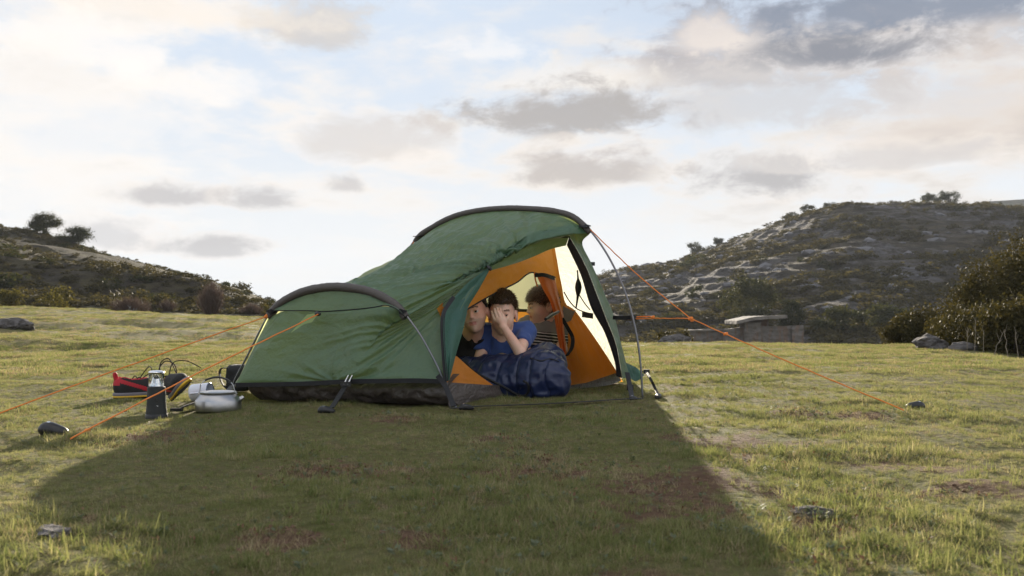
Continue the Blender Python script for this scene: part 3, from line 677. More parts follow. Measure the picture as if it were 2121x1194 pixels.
# head wall, far wall, floor, foot side of the groundsheet
G3 = G2 + IW * 1.18; G0 = np.array((-1.27, 5.16, 0)); G4 = G0 + AX * 0.25
def quadpatch(a, b, c, d, nu=30, nv=20): return coons([a, b], [d, c], [a, d], [b, c], nu, nv)
up_ = lambda p, z, inw, axs: p + np.array((0, 0, z)) + IW * inw + AX * axs
zt_ = 0.485
hwA, hwB = up_(G2, zt_, .09, -.10), up_(G3, zt_, -.03, -.10)
cut_i = int(np.argmin(np.abs(np.array([HY - F * (q[2] - CAMH) / q[1] for q in cr_]) - 645)))
hw_lo = np.vstack([[G2], cr_[cut_i:][::-1]]); hw_up = cr_[:cut_i + 1][::-1]
hw_lo = hw_lo + np.array((-.004, .006, 0)); hw_up = hw_up + np.array((-.004, .006, 0)); hwA = hw_lo[-1]
T(sheet('inner_head_wall', wrinkle(coons([G2, G3], [hwA, hwB], hw_lo, [G3, hwB], 30, 20), .012, 5, 4, 40), M['orange']))
T(sheet('inner_head_mesh', wrinkle(coons([hwA, hwB], [hw_up[-1], up_(G3, .84, -.18, -.42)], hw_up, [hwB, up_(G3, .84, -.18, -.42)], 30, 20), .012, 5, 4, 42), M['cream']))
mb = MB(); mb.ribbon(np.array([hwA, (hwA + hwB) / 2, hwB]) + np.array((0, -.02, 0)), .02, (0, 0, 1), .004); T(mb.build('seam_tape', M['web']))
fwA, fwB = up_(G4, .34, -.08, .1), hwB
T(sheet('inner_far_wall', wrinkle(quadpatch(G3, G4, fwA, fwB), .012, 6, 4, 44), M['orange']))
T(sheet('inner_far_mesh', wrinkle(quadpatch(fwB, fwA, up_(G4, .46, -.25, .3), up_(G3, .84, -.18, -.42)), .012, 6, 4, 46), M['cream']))
mb = MB(); mb.ribbon(crom([up_(G3, .84, -.5, -.40), up_(G3, .70, -.5, -.24), up_(G3, .56, -.48, -.17)], 10), .022, (1, 0, 0), .004); T(mb.build('strap', M['web']))
fl = coons(resamp(np.array([G0, G4, G3]), 40), resamp(np.array([G1, G2]), 40), [G0, G1], [G3, G2], 40, 30); fl[..., 2] = 0.022 + 0.006 * n2d(fl[..., 0], fl[..., 1], 6, 3, 3)
T(sheet('groundsheet', fl, M['tub']))
tb0 = crom([np.array((-1.30, 5.14, .0)), np.array((-1.0, 5.045, 0)), np.array((-.62, 4.93, 0)), np.array((-.255, 4.80, 0))], 90)
tb1 = tb0 + np.array((0.0, .05, .150)) ; mid_ = np.linspace(0, 1, 90)
tf = np.stack([tb0 * (1 - t_) + tb1 * t_ + np.array((-.05, -.075, 0)) * math.sin(math.pi * t_) for t_ in np.linspace(0, 1, 18)], 1)
tf = wrinkle(tf, .022, 8, 2.2, 48, .65); tf = wrinkle(tf, .007, 22, 5, 49, .6)
T(sheet('groundsheet_side', tf, M['tub']))
# black webbing across the doorway, straps, toggles inside
webp = [gp(935, 846, .02), gp(985, 842, .012), gp(1100, 838, .016), gp(1200, 833, .014), gp(1290, 827, .016), gp(1330, 826, .02)]
mb = MB(); mb.ribbon(crom(webp, 30), .026, (.4, -1, 0), .003); T(mb.build('threshold_webbing', M['web']))
mb = MB(); mb.ribbon(crom([at(1299, 772, 5.52), at(1303, 792, 5.45), gp(1309, 824, .01)], 14), .026, (1, .3, 0), .004); hs_ = T(mb.build('hem_strap', M['web']))
mb = MB(); mb.box(at(1305, 803, 5.40), (.036, .012, .03)); SUB(mb.build('buckle', M['plastic'], smooth=False), hs_)
mb = MB(); mb.ribbon(crom([at(1322, 778, 5.9), at(1335, 769, 5.75), at(1347, 785, 5.5), gp(1357, 805, .03), gp(1363, 820, .02)], 20), .014, (1, .3, .2), .004); hs_ = T(mb.build('hem_strap', M['web']))
mb = MB(); mb.box(at(1339, 770, 5.73), (.035, .02, .024)); SUB(mb.build('buckle', M['plastic'], smooth=False), hs_)
T(sheet('fly_skirt', wrinkle(coons(crom([so[-6], at(1318, 762, 5.75), at(1334, 776, 5.78)], 20), crom([so[-1], at(1316, 790, 5.72), at(1330, 784, 5.75)], 20), [so[-6], so[-1]], [at(1334, 776, 5.78), at(1330, 784, 5.75)], 20, 8), .006, 4, 3, 50), M['teal']))
# cords and toggle in the pale opening
mb = MB(); mb.tube(crom([at(1196, 560, 5.75), at(1198, 600, 5.75), at(1193, 640, 5.75)], 10), [.004, .004, .006, .016, .02, .016, .008, .006, .005, .004], 8); T(mb.build('hanging_toggle', M['plastic']))
mb = MB(); mb.tube(crom([at(1168, 605, 5.8), at(1180, 625, 5.8), at(1195, 640, 5.76), at(1215, 648, 5.6), at(1226, 650, 5.52)], 16), .0035, 6); T(mb.build('cord', M['web']))
mb = MB(); mb.tube(crom([at(1200, 612, 5.74), at(1212, 630, 5.6), at(1222, 642, 5.5)], 8), .003, 6); T(mb.build('cord', M['web']))
mb = MB(); mb.ribbon([at(1206, 652, 5.62), at(1228, 655, 5.50)], .03, (0, 0, 1), .004); T(mb.build('strap', M['web']))
for px_ in ((1222, 549, 5.52), (1228, 547, 5.53)):
    mb = MB(); mb.box(at(*px_), (.022, .014, .02)); T(mb.build('toggle', M['plastic'], smooth=False))
# strap of the foot panel with its ladder buckle
mb = MB(); mb.ribbon(crom([at(722, 786, 4.77), at(712, 805, 4.70), at(698, 828, 4.63), gp(686, 846, .015)], 16), .030, (1, -.3, .25), .004); hs_ = T(mb.build('hem_strap', M['web']))
bk = MB()
for s_ in (-1, 1): bk.tube([at(716 + s_ * 4, 797, 4.70), at(726 + s_ * 4, 778, 4.74)], .0035, 6)
SUB(bk.build('ladder_buckle', M['chrome']), hs_)
mb = MB(); mb.box(at(716, 796, 4.705), (.05, .012, .022)); SUB(mb.build('buckle', M['plastic'], smooth=False), hs_)
mb = MB(); mb.ribbon(crom([at(906, 778, 4.66), at(922, 800, 4.65), gp(940, 842, .02)], 10), .024, (1, .2, .3), .004); T(mb.build('hem_strap', M['web']))
# guy ropes
def rope(pts, n=40, r=.0029):
    p = crom(pts, n); t_ = np.linspace(0, 1, n); p[:, 2] += 0.0012 * vnoise(st3(t_ * 30, t_ * 0, t_ * 0 + len(pts)))
    mb = MB(); mb.tube(p, r, 7); return T(mb.build('guy_rope', M['rope']))
rope([fp(662, 650, .07), at(420, 768, 4.1), gp(146, 909, .015)])
rope([low[12] + (0, -.01, 0), at(250, 764, 4.45), at(0, 856, 3.9), gp(-95, 893, .01)])
Jn = at(1430, 660, 5.12)
rope([Mnear + (0, -.03, .02), (Mnear + Jn) / 2 + (0, 0, -.004), Jn]); rope([at(1300, 660, 5.45), Jn]); rope([at(1312, 657, 5.42), at(1348, 656, 5.33), at(1352, 660, 5.32), at(1300, 662, 5.45)], 20)
rope([Jn, (Jn + gp(1872, 850, .02)) / 2 + (0, 0, -.006), gp(1872, 850, .02)])
for q, r_ in ((Jn, .011), (at(1434, 664, 5.12), .009), (at(1352, 657, 5.32), .009), (at(1503, 692, 5.0), .010), (at(180, 893, 3.56), .011), (at(1856, 843, 4.65), .009), (low[12] + (0, -.01, 0), .014)):
    mb = MB(); mb.tube([q + (-r_, 0, -r_ * .5), q + (0, -r_ * .3, 0), q + (r_, 0, r_ * .4)], [r_ * .5, r_ * .9, r_ * .5], 8); T(mb.build('rope_knot', M['rope']))
mb = MB(); mb.ribbon(crom([at(1270, 658, 5.52), at(1290, 659, 5.47), at(1312, 658, 5.42)], 8), .022, (0, 0, 1), .006); T(mb.build('strap', M['web']))
mb = MB(); mb.box(at(1313, 658, 5.41), (.035, .016, .03)); T(mb.build('buckle', M['plastic'], smooth=False))
mb = MB(); mb.tube(crom([mains[-1] + (0, -.01, .0), mains[-1] + (-.03, .02, -.05), mains[-1] + (-.075, .03, -.12)], 8), .004, 6); T(mb.build('guy_rope', M['rope']))

# pegs stand in the ground, each a thing of its own
def peg(p, rz, label, tilt=0.0, sc=1.0):
    p = np.array((p[0], p[1], float(H(np.array(p[0]), np.array(p[1])))))
    o = empty('tent_peg', tuple(p), label, 'tent peg', 'tent pegs'); o.rotation_euler = (0, tilt, rz); o.scale = (sc,) * 3
    def child(mb, nm, m): c = mb.build(nm, m); c.parent = o; return c
    mb = MB(); v, f = snets(lambda q: smax(smin(ell(q, (0, 0, .012), (.052, .024, .026)), ell(q, (-.018, 0, .022), (.026, .022, .020)), .02), -ell(q, (.0, 0, -.016), (.034, .05, .022)), .01), (-.07, -.04, -.02), (.07, .04, .06), .004)
    mesh_obj('peg_head', v, f, M['plastic'], o)
    mb = MB(); mb.lathe([(0.001, .0435), (.009, .0415), (.012, .037), (.0125, .030)], (-.018, 0, .002), 14); child(mb, 'cap', M['chrome'])
    mb = MB(); mb.tube([(0, 0, .01), (0, 0, -.12)], [.005, .002], 8); child(mb, 'spike', M['chrome'])
    return o
peg(gp(110, 906), R(8), 'black plastic tent peg at the low end of the orange rope beside the lantern', 0.12, 1.0)
peg(gp(676, 856), R(20), 'black tent peg holding the strap of the green foot panel', 0.05, .75)
peg(gp(966, 846), R(0), 'black tent peg beside the foot of the low pole', 0, .7)
peg(gp(1896, 851), R(170), 'black tent peg holding the long orange rope on open grass', -.05, .8)
peg(gp(1364, 826), R(60), 'grey tipped tent peg beside the foot of the tall pole', -.3, .6)
peg(gp(1312, 828), R(30), 'small black tent peg under the hem strap by the doorway', 0, .5)
peg(gp(-100, 895), R(10), 'black tent peg holding the rope of the far side of the low hoop', 0.1, .9)
# ------------------------------------------------------------------ people in the doorway
def skinmat(name, col, cheek):
    m, g = newmat(name); tc = g.n('ShaderNodeTexCoord').outputs['Object']
    c = g.mix(g.ss(g.noise(tc, 14, 3, 0.5), 0.35, 0.7), col, cheek); c = g.mix(g.m('MULTIPLY', g.ss(g.noise(tc, 70, 4, 0.65), 0.45, 0.75), .35), c, tuple(v * .78 for v in cheek))
    bn = g.n('ShaderNodeBump', {'Height': g.noise(tc, 160, 4, .6), 'Strength': .25, 'Distance': .002})
    b = g.n('ShaderNodeBsdfPrincipled', {'Base Color': c, 'Roughness': 0.48, 'Normal': bn.outputs[0], 'Specular IOR Level': 0.45, 'Subsurface Weight': 0.12, 'Subsurface Scale': 0.012, 'Subsurface Radius': (1.0, 0.35, 0.2)})
    g.n('ShaderNodeOutputMaterial', {'Surface': b.outputs[0]}); return m
M['skin_c'] = skinmat('child_skin', (0.80, 0.53, 0.41), (0.82, 0.47, 0.36)); M['skin_m'] = skinmat('man_skin', (0.72, 0.45, 0.34), (0.74, 0.40, 0.29))
M['lip'] = plain('lips', (0.50, 0.19, 0.16), 0.45, var=.05); M['brow'] = plain('eyebrow_hair', (0.20, 0.115, 0.08), 0.7)
def hairmat(name, a, b):
    m, g = newmat(name); t = g.n('ShaderNodeAttribute', attribute_name='tint').outputs['Fac']
    s_ = g.n('ShaderNodeBsdfPrincipled', {'Base Color': g.mix(t, a, b), 'Roughness': .38, 'Specular IOR Level': .5}); g.n('ShaderNodeOutputMaterial', {'Surface': s_.outputs[0]}); return m
M['hair'] = hairmat('brown_hair', (0.045, 0.025, 0.015), (0.21, 0.12, 0.065)); M['hair_d'] = hairmat('dark_hair', (0.018, 0.013, 0.011), (0.06, 0.045, 0.036))
M['stubble'] = skinmat('stubble_skin', (0.56, 0.37, 0.29), (0.60, 0.37, 0.28))
def eyemat():
    m, g = newmat('eyeball'); p = g.n('ShaderNodeTexCoord').outputs['Object']
    s = g.n('ShaderNodeSeparateXYZ', {0: p}).outputs
    r_ = g.m('SQRT', g.m('ADD', g.m('MULTIPLY', s[0], s[0]), g.m('MULTIPLY', s[2], s[2])))
    c = g.mix(g.ss(r_, 0.0055, 0.0064), (0.035, 0.02, 0.012), (0.62, 0.58, 0.55))
    b = g.n('ShaderNodeBsdfPrincipled', {'Base Color': c, 'Roughness': 0.15})
    g.n('ShaderNodeOutputMaterial', {'Surface': b.outputs[0]}); return m
M['eye'] = eyemat()
def head_sdf(q):
    ax = np.stack([np.abs(q[:, 0]), q[:, 1], q[:, 2]], 1)
    d = ell(q, (0, .008, .035), (.073, .090, .086))
    d = smin(d, ell(q, (0, -.022, -.030), (.059, .066, .066)), .035)
    d = smin(d, ell(q, (0, -.045, -.062), (.036, .038, .040)), .030)
    d = smin(d, sph(ax, (.034, -.050, -.030), .027), .025)
    d = smin(d, sph(q, (0, -.074, -.088), .013), .020)
    d = smin(d, cone(ax, (.010, -.078, .022), (.038, -.066, .018), .011, .009), .014)
    d = smax(d, -sph(ax, (.030, -.101, -.001), .0175), .012)
    d = smin(d, cone(q, (0, -.080, .012), (0, -.098, -.024), .0065, .0100), .010)
    d = smin(d, sph(ax, (.0095, -.089, -.028), .0068), .006)
    lid = smax(sph(ax, (.030, -.0765, .0), .0142), .0018 - q[:, 2], .002); d = smin(d, lid, .005)
    lid2 = smax(sph(ax, (.030, -.0765, .0), .0138), q[:, 2] + .0042, .002); d = smin(d, lid2, .005)
    d = smin(d, cone(ax, (.0, -.0855, -.0510), (.016, -.0800, -.0535), .0052, .0030), .006)
    d = smin(d, cone(ax, (.0, -.0845, -.0615), (.013, -.0800, -.0595), .0058, .0032), .006)
    d = smax(d, -cone(ax, (.0, -.0925, -.0568), (.024, -.0815, -.0548), .0026, .0020), .003)
    ear = smax(ell(ax, (.079, .018, -.012), (.011, .021, .032)), -ell(ax, (.091, .013, -.010), (.009, .012, .021)), .004)
    return smin(d, ear, .008)
def frame(face, roll=0.0, pitch=0.0):
    f = np.array((face[0], face[1], 0.0)); f /= np.linalg.norm(f)
    Lz = np.array((0, 0, 1.0)); Ly = -f; Lx = np.cross(Ly, Lz)
    Mx = np.stack([Lx, Ly, Lz], 1)                                     # columns: local axes in world
    cr, sr, cp, sp = math.cos(roll), math.sin(roll), math.cos(pitch), math.sin(pitch)
    return Mx @ np.array([[cr, 0, sr], [0, 1, 0], [-sr, 0, cr]]) @ np.array([[1, 0, 0], [0, cp, -sp], [0, sp, cp]])
def hairline(q, front, side, back):
    return np.interp(q[:, 1], [-.09, -.045, -.012, .02, .05], [front, front - .004, side, side - .015, back]) - q[:, 2]
def person(label, hc, s, face, roll, pitch, body_fn, shirt_fn, lo, hi, skin, hair, line, shirt, flow, extra=None, res=.0042, hl_=.026, stub=False, base=None, wide=1.0):
    root = empty('person', tuple(base), label, 'person', 'people sitting in the tent doorway')
    hc = np.array(hc); Mx = frame(face, roll, pitch)
    loc = lambda p: ((p - hc) @ Mx) / s / np.array((wide, 1, 1))
    def hs(p): return head_sdf(loc(p)) * s
    fn = lambda p: smin(hs(p), body_fn(p), .012)
    v, f = snets(fn, lo, hi, res); c = loc(v[f].mean(1)); mi = np.zeros(len(f), int)
    ax_ = np.abs(c[:, 0]); onh = hs(v[f].mean(1)) < .0035; fr = (c[:, 1] < -.05) & onh
    mi[fr & (ax_ < .019) & (c[:, 2] > -.0665) & (c[:, 2] < -.0485) & (c[:, 1] < -.078)] = 1
    mi[fr & (ax_ > .012) & (ax_ < .046) & (np.abs(c[:, 2] - (.0235 - .10 * np.abs(ax_ - .028))) < .0042)] = 2
    if stub: mi[(mi == 0) & (c[:, 2] < -.038) & (c[:, 2] > -.115) & (c[:, 1] < -.01) & (hs(v[f].mean(1)) < .004)] = 3
    o = mesh_obj('body', v, f, None, None, True, [skin, M['lip'], M['brow'], M['stubble']], mi); put(o, root); body_o = o
    for sx in (-1, 1):
        mb = MB(); mb.lathe([(.0125 * math.sin(t_), .0125 * math.cos(t_)) for t_ in np.linspace(0, math.pi, 12)], n=16)
        e = mb.build('eye', M['eye']); e.parent = body_o; w_ = hc + Mx @ (np.array((sx * .030 * wide, -.0765, 0)) * s)
        e.matrix_basis = Matrix.Translation(Vector(w_)) @ Matrix(Mx.tolist()).to_4x4() @ Matrix.Scale(s, 4)
    def hairfn(p):
        q = loc(p); nz = fbm(q * 45, 2, 3) * .002
        return smax(ell(q, (0, .009, .036), (.079, .096, .091)) + nz, hairline(q, *line) + nz * 2, .006) * s
    hv, hf_ = snets(hairfn, hc - .16 * s, hc + .16 * s, .005)
    hair_o = put(mesh_obj('hair', hv, hf_, hair), root)
    n_ = 5200; fi = rng.integers(0, len(hf_), n_); P0 = hv[hf_[fi]].mean(1); ql = loc(P0)
    nn = ql / np.array((.082, .100, .097)) ** 2; nn /= np.linalg.norm(nn, axis=1)[:, None]
    fl_ = np.array(flow)[None] * (0.6 + 0.5 * rng.random((n_, 1))) + rng.normal(0, .15, (n_, 3))
    d1 = nn * (.35 + .55 * rng.random((n_, 1))) + fl_; d1 /= np.linalg.norm(d1, axis=1)[:, None]; d2 = nn * .1 + fl_ + np.array((0, 0, -.35)); d2 /= np.linalg.norm(d2, axis=1)[:, None]
    L_ = hl_ * (.55 + .7 * rng.random((n_, 1))); wd = np.cross(nn, d1); wd /= np.linalg.norm(wd, axis=1)[:, None] + 1e-9; wd *= .0013
    a = ql - nn * .003; b = a + d1 * L_ * .55; c_ = b + d2 * L_ * .5
    W = np.stack([a - wd, a + wd, b - wd * .9, b + wd * .9, c_], 1) * s
    W = hc + (W * np.array((wide, 1, 1))) @ Mx.T; i0 = (np.arange(n_) * 5)[:, None]
    tris = np.vstack([i0 + np.array([[0, 1, 3]]), i0 + np.array([[0, 3, 2]]), i0 + np.array([[2, 3, 4]])])
    hs_o = mesh_obj('hair_strands', W.reshape(-1, 3), tris, hair, hair_o)
    hs_o.data.attributes.new('tint', 'FLOAT', 'FACE').data.foreach_set('value', np.tile(rng.random(n_), 3).astype(np.float32))
    sv, sf = snets(shirt_fn, lo, hi, .006); put(mesh_obj('shirt', sv, sf, shirt), root)
    if extra:
        for nm, ef, m_ in extra: ev, ef_ = snets(ef, lo, hi, .007); put(mesh_obj(nm, ev, ef_, m_), root)
    return root
def cut(d, p, o, n): n = np.array(n, float); n /= np.linalg.norm(n); return smax(d, (p - np.array(o)) @ n, .004)
def folds(p, a=.0055, f=26, seed=1): return a * (1 - 2 * np.abs(vnoise(p * np.array((f, f, f * .55)) + 3.1, seed))) + a * .6 * vnoise(p * f * 2, seed + 2)

M['blue'] = plain('blue_cotton', (0.045, 0.085, 0.27), 0.85, var=.2, scale=9, bump=.2, bscale=700, sheen=.2)
M['black'] = plain('black_cotton', (0.014, 0.012, 0.012), 0.85, bump=.2, bscale=700)
M['beige'] = plain('beige_cotton', (0.36, 0.27, 0.17), 0.9, bump=.2, bscale=500)
def stripemat():
    m, g = newmat('grey_striped_cotton'); p = g.n('ShaderNodeNewGeometry').outputs['Position']; s_ = g.n('ShaderNodeSeparateXYZ', {0: p}).outputs
    z = g.m('ADD', g.m('MULTIPLY', s_[2], .97), g.m('MULTIPLY', s_[0], 0.10)); z = g.m('ADD', z, g.m('MULTIPLY', g.noise(p, 30, 2), .006))
    w = g.m('MODULO', g.m('ADD', z, 1.0), 0.0175)
    band = g.ss(z, 0.352, 0.350); low_ = g.ss(z, 0.268, 0.266)
    c = g.mix(g.ss(w, .0115, .0122), (0.02, 0.018, 0.02), (0.62, 0.58, 0.54))
    c = g.mix(band, (0.22, 0.20, 0.20), c); c = g.mix(low_, c, (0.02, 0.025, 0.06))
    b = g.n('ShaderNodeBsdfPrincipled', {'Base Color': c, 'Roughness': .88})
    g.n('ShaderNodeOutputMaterial', {'Surface': b.outputs[0]}); return m
M['stripe'] = stripemat()

# boy in the blue shirt, hand over his face
hc1 = np.array((-0.0515, 5.46, 0.4435))
shL, shR = np.array((-.150, 5.53, .335)), np.array((.078, 5.50, .345))
elb, wri = at(1077, 729, 5.31), at(1043, 678, 5.275)
kn = [at(1025, 663, 5.285), at(1030, 659, 5.278), at(1036, 656, 5.276), at(1042, 656, 5.280)]
mid = [at(1021, 653, 5.290), at(1026, 648, 5.284), at(1031, 646, 5.283), at(1037, 647, 5.287)]
tip = [at(1019, 646, 5.312), at(1024, 640, 5.308), at(1030, 638, 5.308), at(1036, 640, 5.308)]
thb, thm, tht = at(1046, 669, 5.278), at(1051, 661, 5.280), at(1055, 651, 5.298)
def b1_body(p):
    d = cone(p, hc1 + (0, .03, -.06), hc1 + (0, .065, -.14), .043, .047)
    d = smin(d, cone(p, shL, shR, .052, .052), .05)
    d = smin(d, ell(p, (-.035, 5.54, .24), (.115, .085, .13)), .05)
    d = smin(d, ell(p, (-.03, 5.58, .11), (.12, .10, .10)), .05)
    d = smin(d, cone(p, shR, elb, .040, .029), .03)
    d = smin(d, cone(p, elb, wri, .032, .0205), .012)
    pal = cone(p, wri, at(1037, 664, 5.283), .019, .019); pal = smin(pal, cone(p, at(1030, 664, 5.288), at(1042, 662, 5.285), .015, .016), .02)
    for a, b, c in zip(kn, mid, tip): pal = smin(pal, np.minimum(cone(p, a, b, .0082, .0075), cone(p, b, c, .0075, .0062)), .0035)
    pal = smin(pal, smin(cone(p, thb, thm, .011, .009), cone(p, thm, tht, .009, .0068), .004), .008)
    d = smin(d, pal, .008)
    d = smin(d, cone(p, shL, (-.175, 5.46, .20), .040, .030), .03); d = smin(d, cone(p, (-.175, 5.46, .20), (-.08, 5.36, .17), .030, .024), .02)
    for x0, x1 in ((-.09, -.02), (.03, .10)):
        d = smin(d, cone(p, (x0, 5.57, .10), ((x0 + x1) / 2, 5.42, .15), .07, .055), .04); d = smin(d, cone(p, ((x0 + x1) / 2, 5.42, .15), (x1, 5.27, .06), .055, .04), .03)
    return d
def b1_shirt(p):
    d = cone(p, shL, shR, .062, .062); d = smin(d, ell(p, (-.035, 5.54, .24), (.127, .097, .14)), .05); d = smin(d, ell(p, (-.03, 5.57, .13), (.133, .11, .10)), .05)
    e2 = shR + (elb - shR) * .62; sl = cut(cone(p, shR, e2, .054, .047), p, e2, elb - shR)
    el3 = shL + (np.array((-.175, 5.46, .20)) - shL) * .75; sl2 = cut(cone(p, shL, el3, .054, .048), p, el3, (-.03, -.07, -.13))
    d = smin(d, sl, .02); d = smin(d, sl2, .02)
    d = smax(d, -cone(p, hc1 + (0, .0, -.05), hc1 + (0, .05, -.125), .05, .056), .006)
    return d + folds(p, .0065, 20, 1)
def b1_leg(p):
    d = 1e9
    for x0, x1 in ((-.09, -.02), (.03, .10)):
        d = np.minimum(d, cone(p, (x0, 5.57, .10), ((x0 + x1) / 2, 5.42, .16), .08, .066)); d = smin(d, cone(p, ((x0 + x1) / 2, 5.42, .16), (x1, 5.27, .06), .066, .05), .03)
    return d + folds(p, .004, 20, 4)
person('boy in blue shirt with one hand spread over his face', hc1, 1.067, (-.05, -1), R(-3), R(4), b1_body, b1_shirt, (-.24, 5.20, .0), (.17, 5.72, .60), M['skin_c'], M['hair'], (.058, .030, -.050), M['blue'], (.30, -.30, .12),
       [('trousers', b1_leg, M['beige'])], base=(-.03, 5.55, .02), res=.0038, wide=.88)
# boy in the grey striped shirt, looking to the side
hc2 = np.array((0.176, 5.80, 0.490)); s2l, s2r = np.array((.085, 5.84, .375)), np.array((.270, 5.78, .360)); e2_ = np.array((.285, 5.66, .24))
def b2_body(p):
    d = cone(p, hc2 + (.02, .01, -.05), hc2 + (.02, .03, -.13), .040, .044)
    d = smin(d, cone(p, s2l, s2r, .048, .048), .05); d = smin(d, ell(p, (.18, 5.84, .25), (.10, .08, .13)), .05); d = smin(d, ell(p, (.18, 5.86, .12), (.11, .1, .10)), .05)
    d = smin(d, cone(p, s2r, e2_, .037, .028), .03); d = smin(d, cone(p, e2_, (.20, 5.56, .215), .029, .020), .012)
    w_ = np.array((.195, 5.555, .215)); pal = ell(p, w_ + (-.03, -.01, .0), (.032, .022, .013))
    for k_ in range(4): pal = smin(pal, cone(p, w_ + (-.05, -.024 + k_ * .012, .002), w_ + (-.088 + abs(k_ - 1.5) * .006, -.034 + k_ * .013, -.006), .0075, .006), .004)
    pal = smin(pal, cone(p, w_ + (-.02, .012, .004), w_ + (-.052, .03, .004), .009, .0068), .006)
    d = smin(d, pal, .01); d = smin(d, cone(p, s2l, (.07, 5.72, .25), .037, .028), .03); d = smin(d, cone(p, (.07, 5.72, .25), (.12, 5.6, .2), .028, .02), .02)
    for x0, x1 in ((.13, .14), (.23, .22)): d = smin(d, cone(p, (x0, 5.85, .10), (x1, 5.52, .10), .065, .045), .04)
    return d
def b2_shirt(p):
    d = cone(p, s2l, s2r, .060, .060); d = smin(d, ell(p, (.18, 5.835, .25), (.116, .098, .14)), .05); d = smin(d, ell(p, (.18, 5.85, .12), (.122, .112, .11)), .05)
    e3 = s2r + (e2_ - s2r) * .75; d = smin(d, cut(cone(p, s2r, e3, .052, .046), p, e3, e2_ - s2r), .02)
    e4 = s2l + (np.array((.07, 5.72, .25)) - s2l) * .75; d = smin(d, cut(cone(p, s2l, e4, .052, .045), p, e4, (0, -.12, -.12)), .02)
    return smax(d, -cone(p, hc2 + (.015, -.02, -.045), hc2 + (.02, .02, -.118), .047, .054), .006) + folds(p, .0065, 20, 5)
boy2 = person('boy in grey striped shirt looking sideways beside the rolled door', hc2, .93, (-.97, -.26), R(0), R(8), b2_body, b2_shirt, (-.02, 5.50, .0), (.36, 6.0, .64), M['skin_c'], M['hair'], (.046, .018, -.06), M['stripe'], (.0, -.55, -.25), None, base=(.18, 5.85, .02), hl_=.032)
boy2.location = (boy2.location[0] + .009, boy2.location[1] + .25, .004); boy2.scale = (1.045,) * 3
# man in black
hc3 = np.array((-0.212, 5.62, 0.455)); s3l, s3r = np.array((-.44, 5.74, .29)), np.array((-.07, 5.78, .31))
def b3_body(p):
    d = cone(p, hc3 + (.0, .03, -.06), hc3 + (.0, .11, -.17), .054, .060)
    d = smin(d, cone(p, s3l, s3r, .07, .07), .06); d = smin(d, ell(p, (-.25, 5.80, .18), (.17, .12, .14)), .06)
    d = smin(d, cone(p, (-.2, 5.8, .14), (.05, 6.35, .13), .12, .11), .06)
    d = smin(d, cone(p, (.0, 6.3, .11), (.25, 6.6, .10), .09, .06), .05)
    return smin(d, cone(p, s3l, (-.40, 5.5, .12), .055, .042), .04)
def b3_shirt(p):
    d = cone(p, s3l, s3r, .084, .084); d = smin(d, ell(p, (-.25, 5.79, .18), (.185, .137, .152)), .06); d = smin(d, cone(p, (-.2, 5.8, .14), (.0, 6.3, .13), .14, .13), .06)
    d = smin(d, cone(p, s3l, (-.40, 5.5, .12), .068, .056), .04)
    d = smin(d, cone(p, hc3 + (.0, .05, -.115), hc3 + (.0, .11, -.17), .066, .074), .02)
    return smax(d, -cone(p, hc3 + (.0, .0, -.03), hc3 + (.0, .045, -.103), .06, .066), .006) + folds(p, .005, 18, 8)
man = person('smiling dark haired man in black shirt behind the door flap', hc3, 1.10, (-.14, -1), R(-13), R(-4), b3_body, b3_shirt, (-.56, 5.38, .0), (.36, 6.70, .62), M['skin_m'], M['hair_d'], (.060, .030, -.045), M['black'], (.1, .1, .2), None, base=(-.22, 5.80, .02), hl_=.016, stub=True, res=.0046, wide=.92)

man.location = (man.location[0] + .004, man.location[1] - .20, .026); man.scale = (.965,) * 3
# ------------------------------------------------------------------ sleeping bag spilling over the sill
def bag_core(p):
    d = cone(p, (-.30, 5.46, .10), (.10, 5.28, .11), .10, .115)
    d = smin(d, cone(p, (-.02, 5.55, .12), (.17, 5.27, .12), .10, .125), .05)
    d = smin(d, ell(p, (.185, 5.44, .15), (.115, .15, .135)), .05)
    d = smin(d, ell(p, (.175, 5.235, .075), (.125, .09, .105)), .05)
    d = smin(d, ell(p, (-.12, 5.40, .07), (.22, .2, .13)), .05)
    return smax(d, .012 - p[:, 2], .01)
def bag(p):
    w = 1 - 2 * np.abs(vnoise(p * np.array((11, 11, 17.0)) + 2.2, 5)); w2 = 1 - 2 * np.abs(vnoise(p * np.array((26, 22, 30.0)) + 7.7, 6))
    q = np.abs(((p[:, 0] * .8 + p[:, 1] * -.55 + .02 * vnoise(p * 7, 2)) / .085) % 1.0 - .5)
    return bag_core(p) - .009 * w - .004 * w2 + .009 * np.exp(-(q / .06) ** 2)
bv, bf = snets(bag, (-.46, 5.08, -.005), (.36, 5.72, .33), .0065)
M['navy'] = plain('navy_nylon', (0.008, 0.016, 0.062), 0.38, var=.15, scale=12, bump=.35, bscale=60, spec=.5)
sb = empty('sleeping_bag', (.05, 5.35, .0), 'crumpled navy blue sleeping bag spilling out of the tent doorway', 'sleeping bag')
put(mesh_obj('bag_shell', bv, bf, M['navy']), sb)
def hit(px, py, fn, y0=4.9, y1=5.7, off=.004):
    ys = np.linspace(y0, y1, 400); pts = np.stack([at(px, py, y) for y in ys]); d = fn(pts); k_ = np.argmax(d < off)
    return pts[k_ if d[k_] < off else -1]
def on_bag(pix, r, name):
    pts = [hit(*q, bag) for q in pix]; mb = MB(); mb.tube(crom(pts, len(pix) * 5), r, 6); put(mb.build(name, M['web']), sb)
on_bag([(962, 752), (985, 772), (1012, 786), (1040, 800), (1066, 815), (1084, 820), (1094, 812), (1094, 797), (1084, 789)], .007, 'zip')
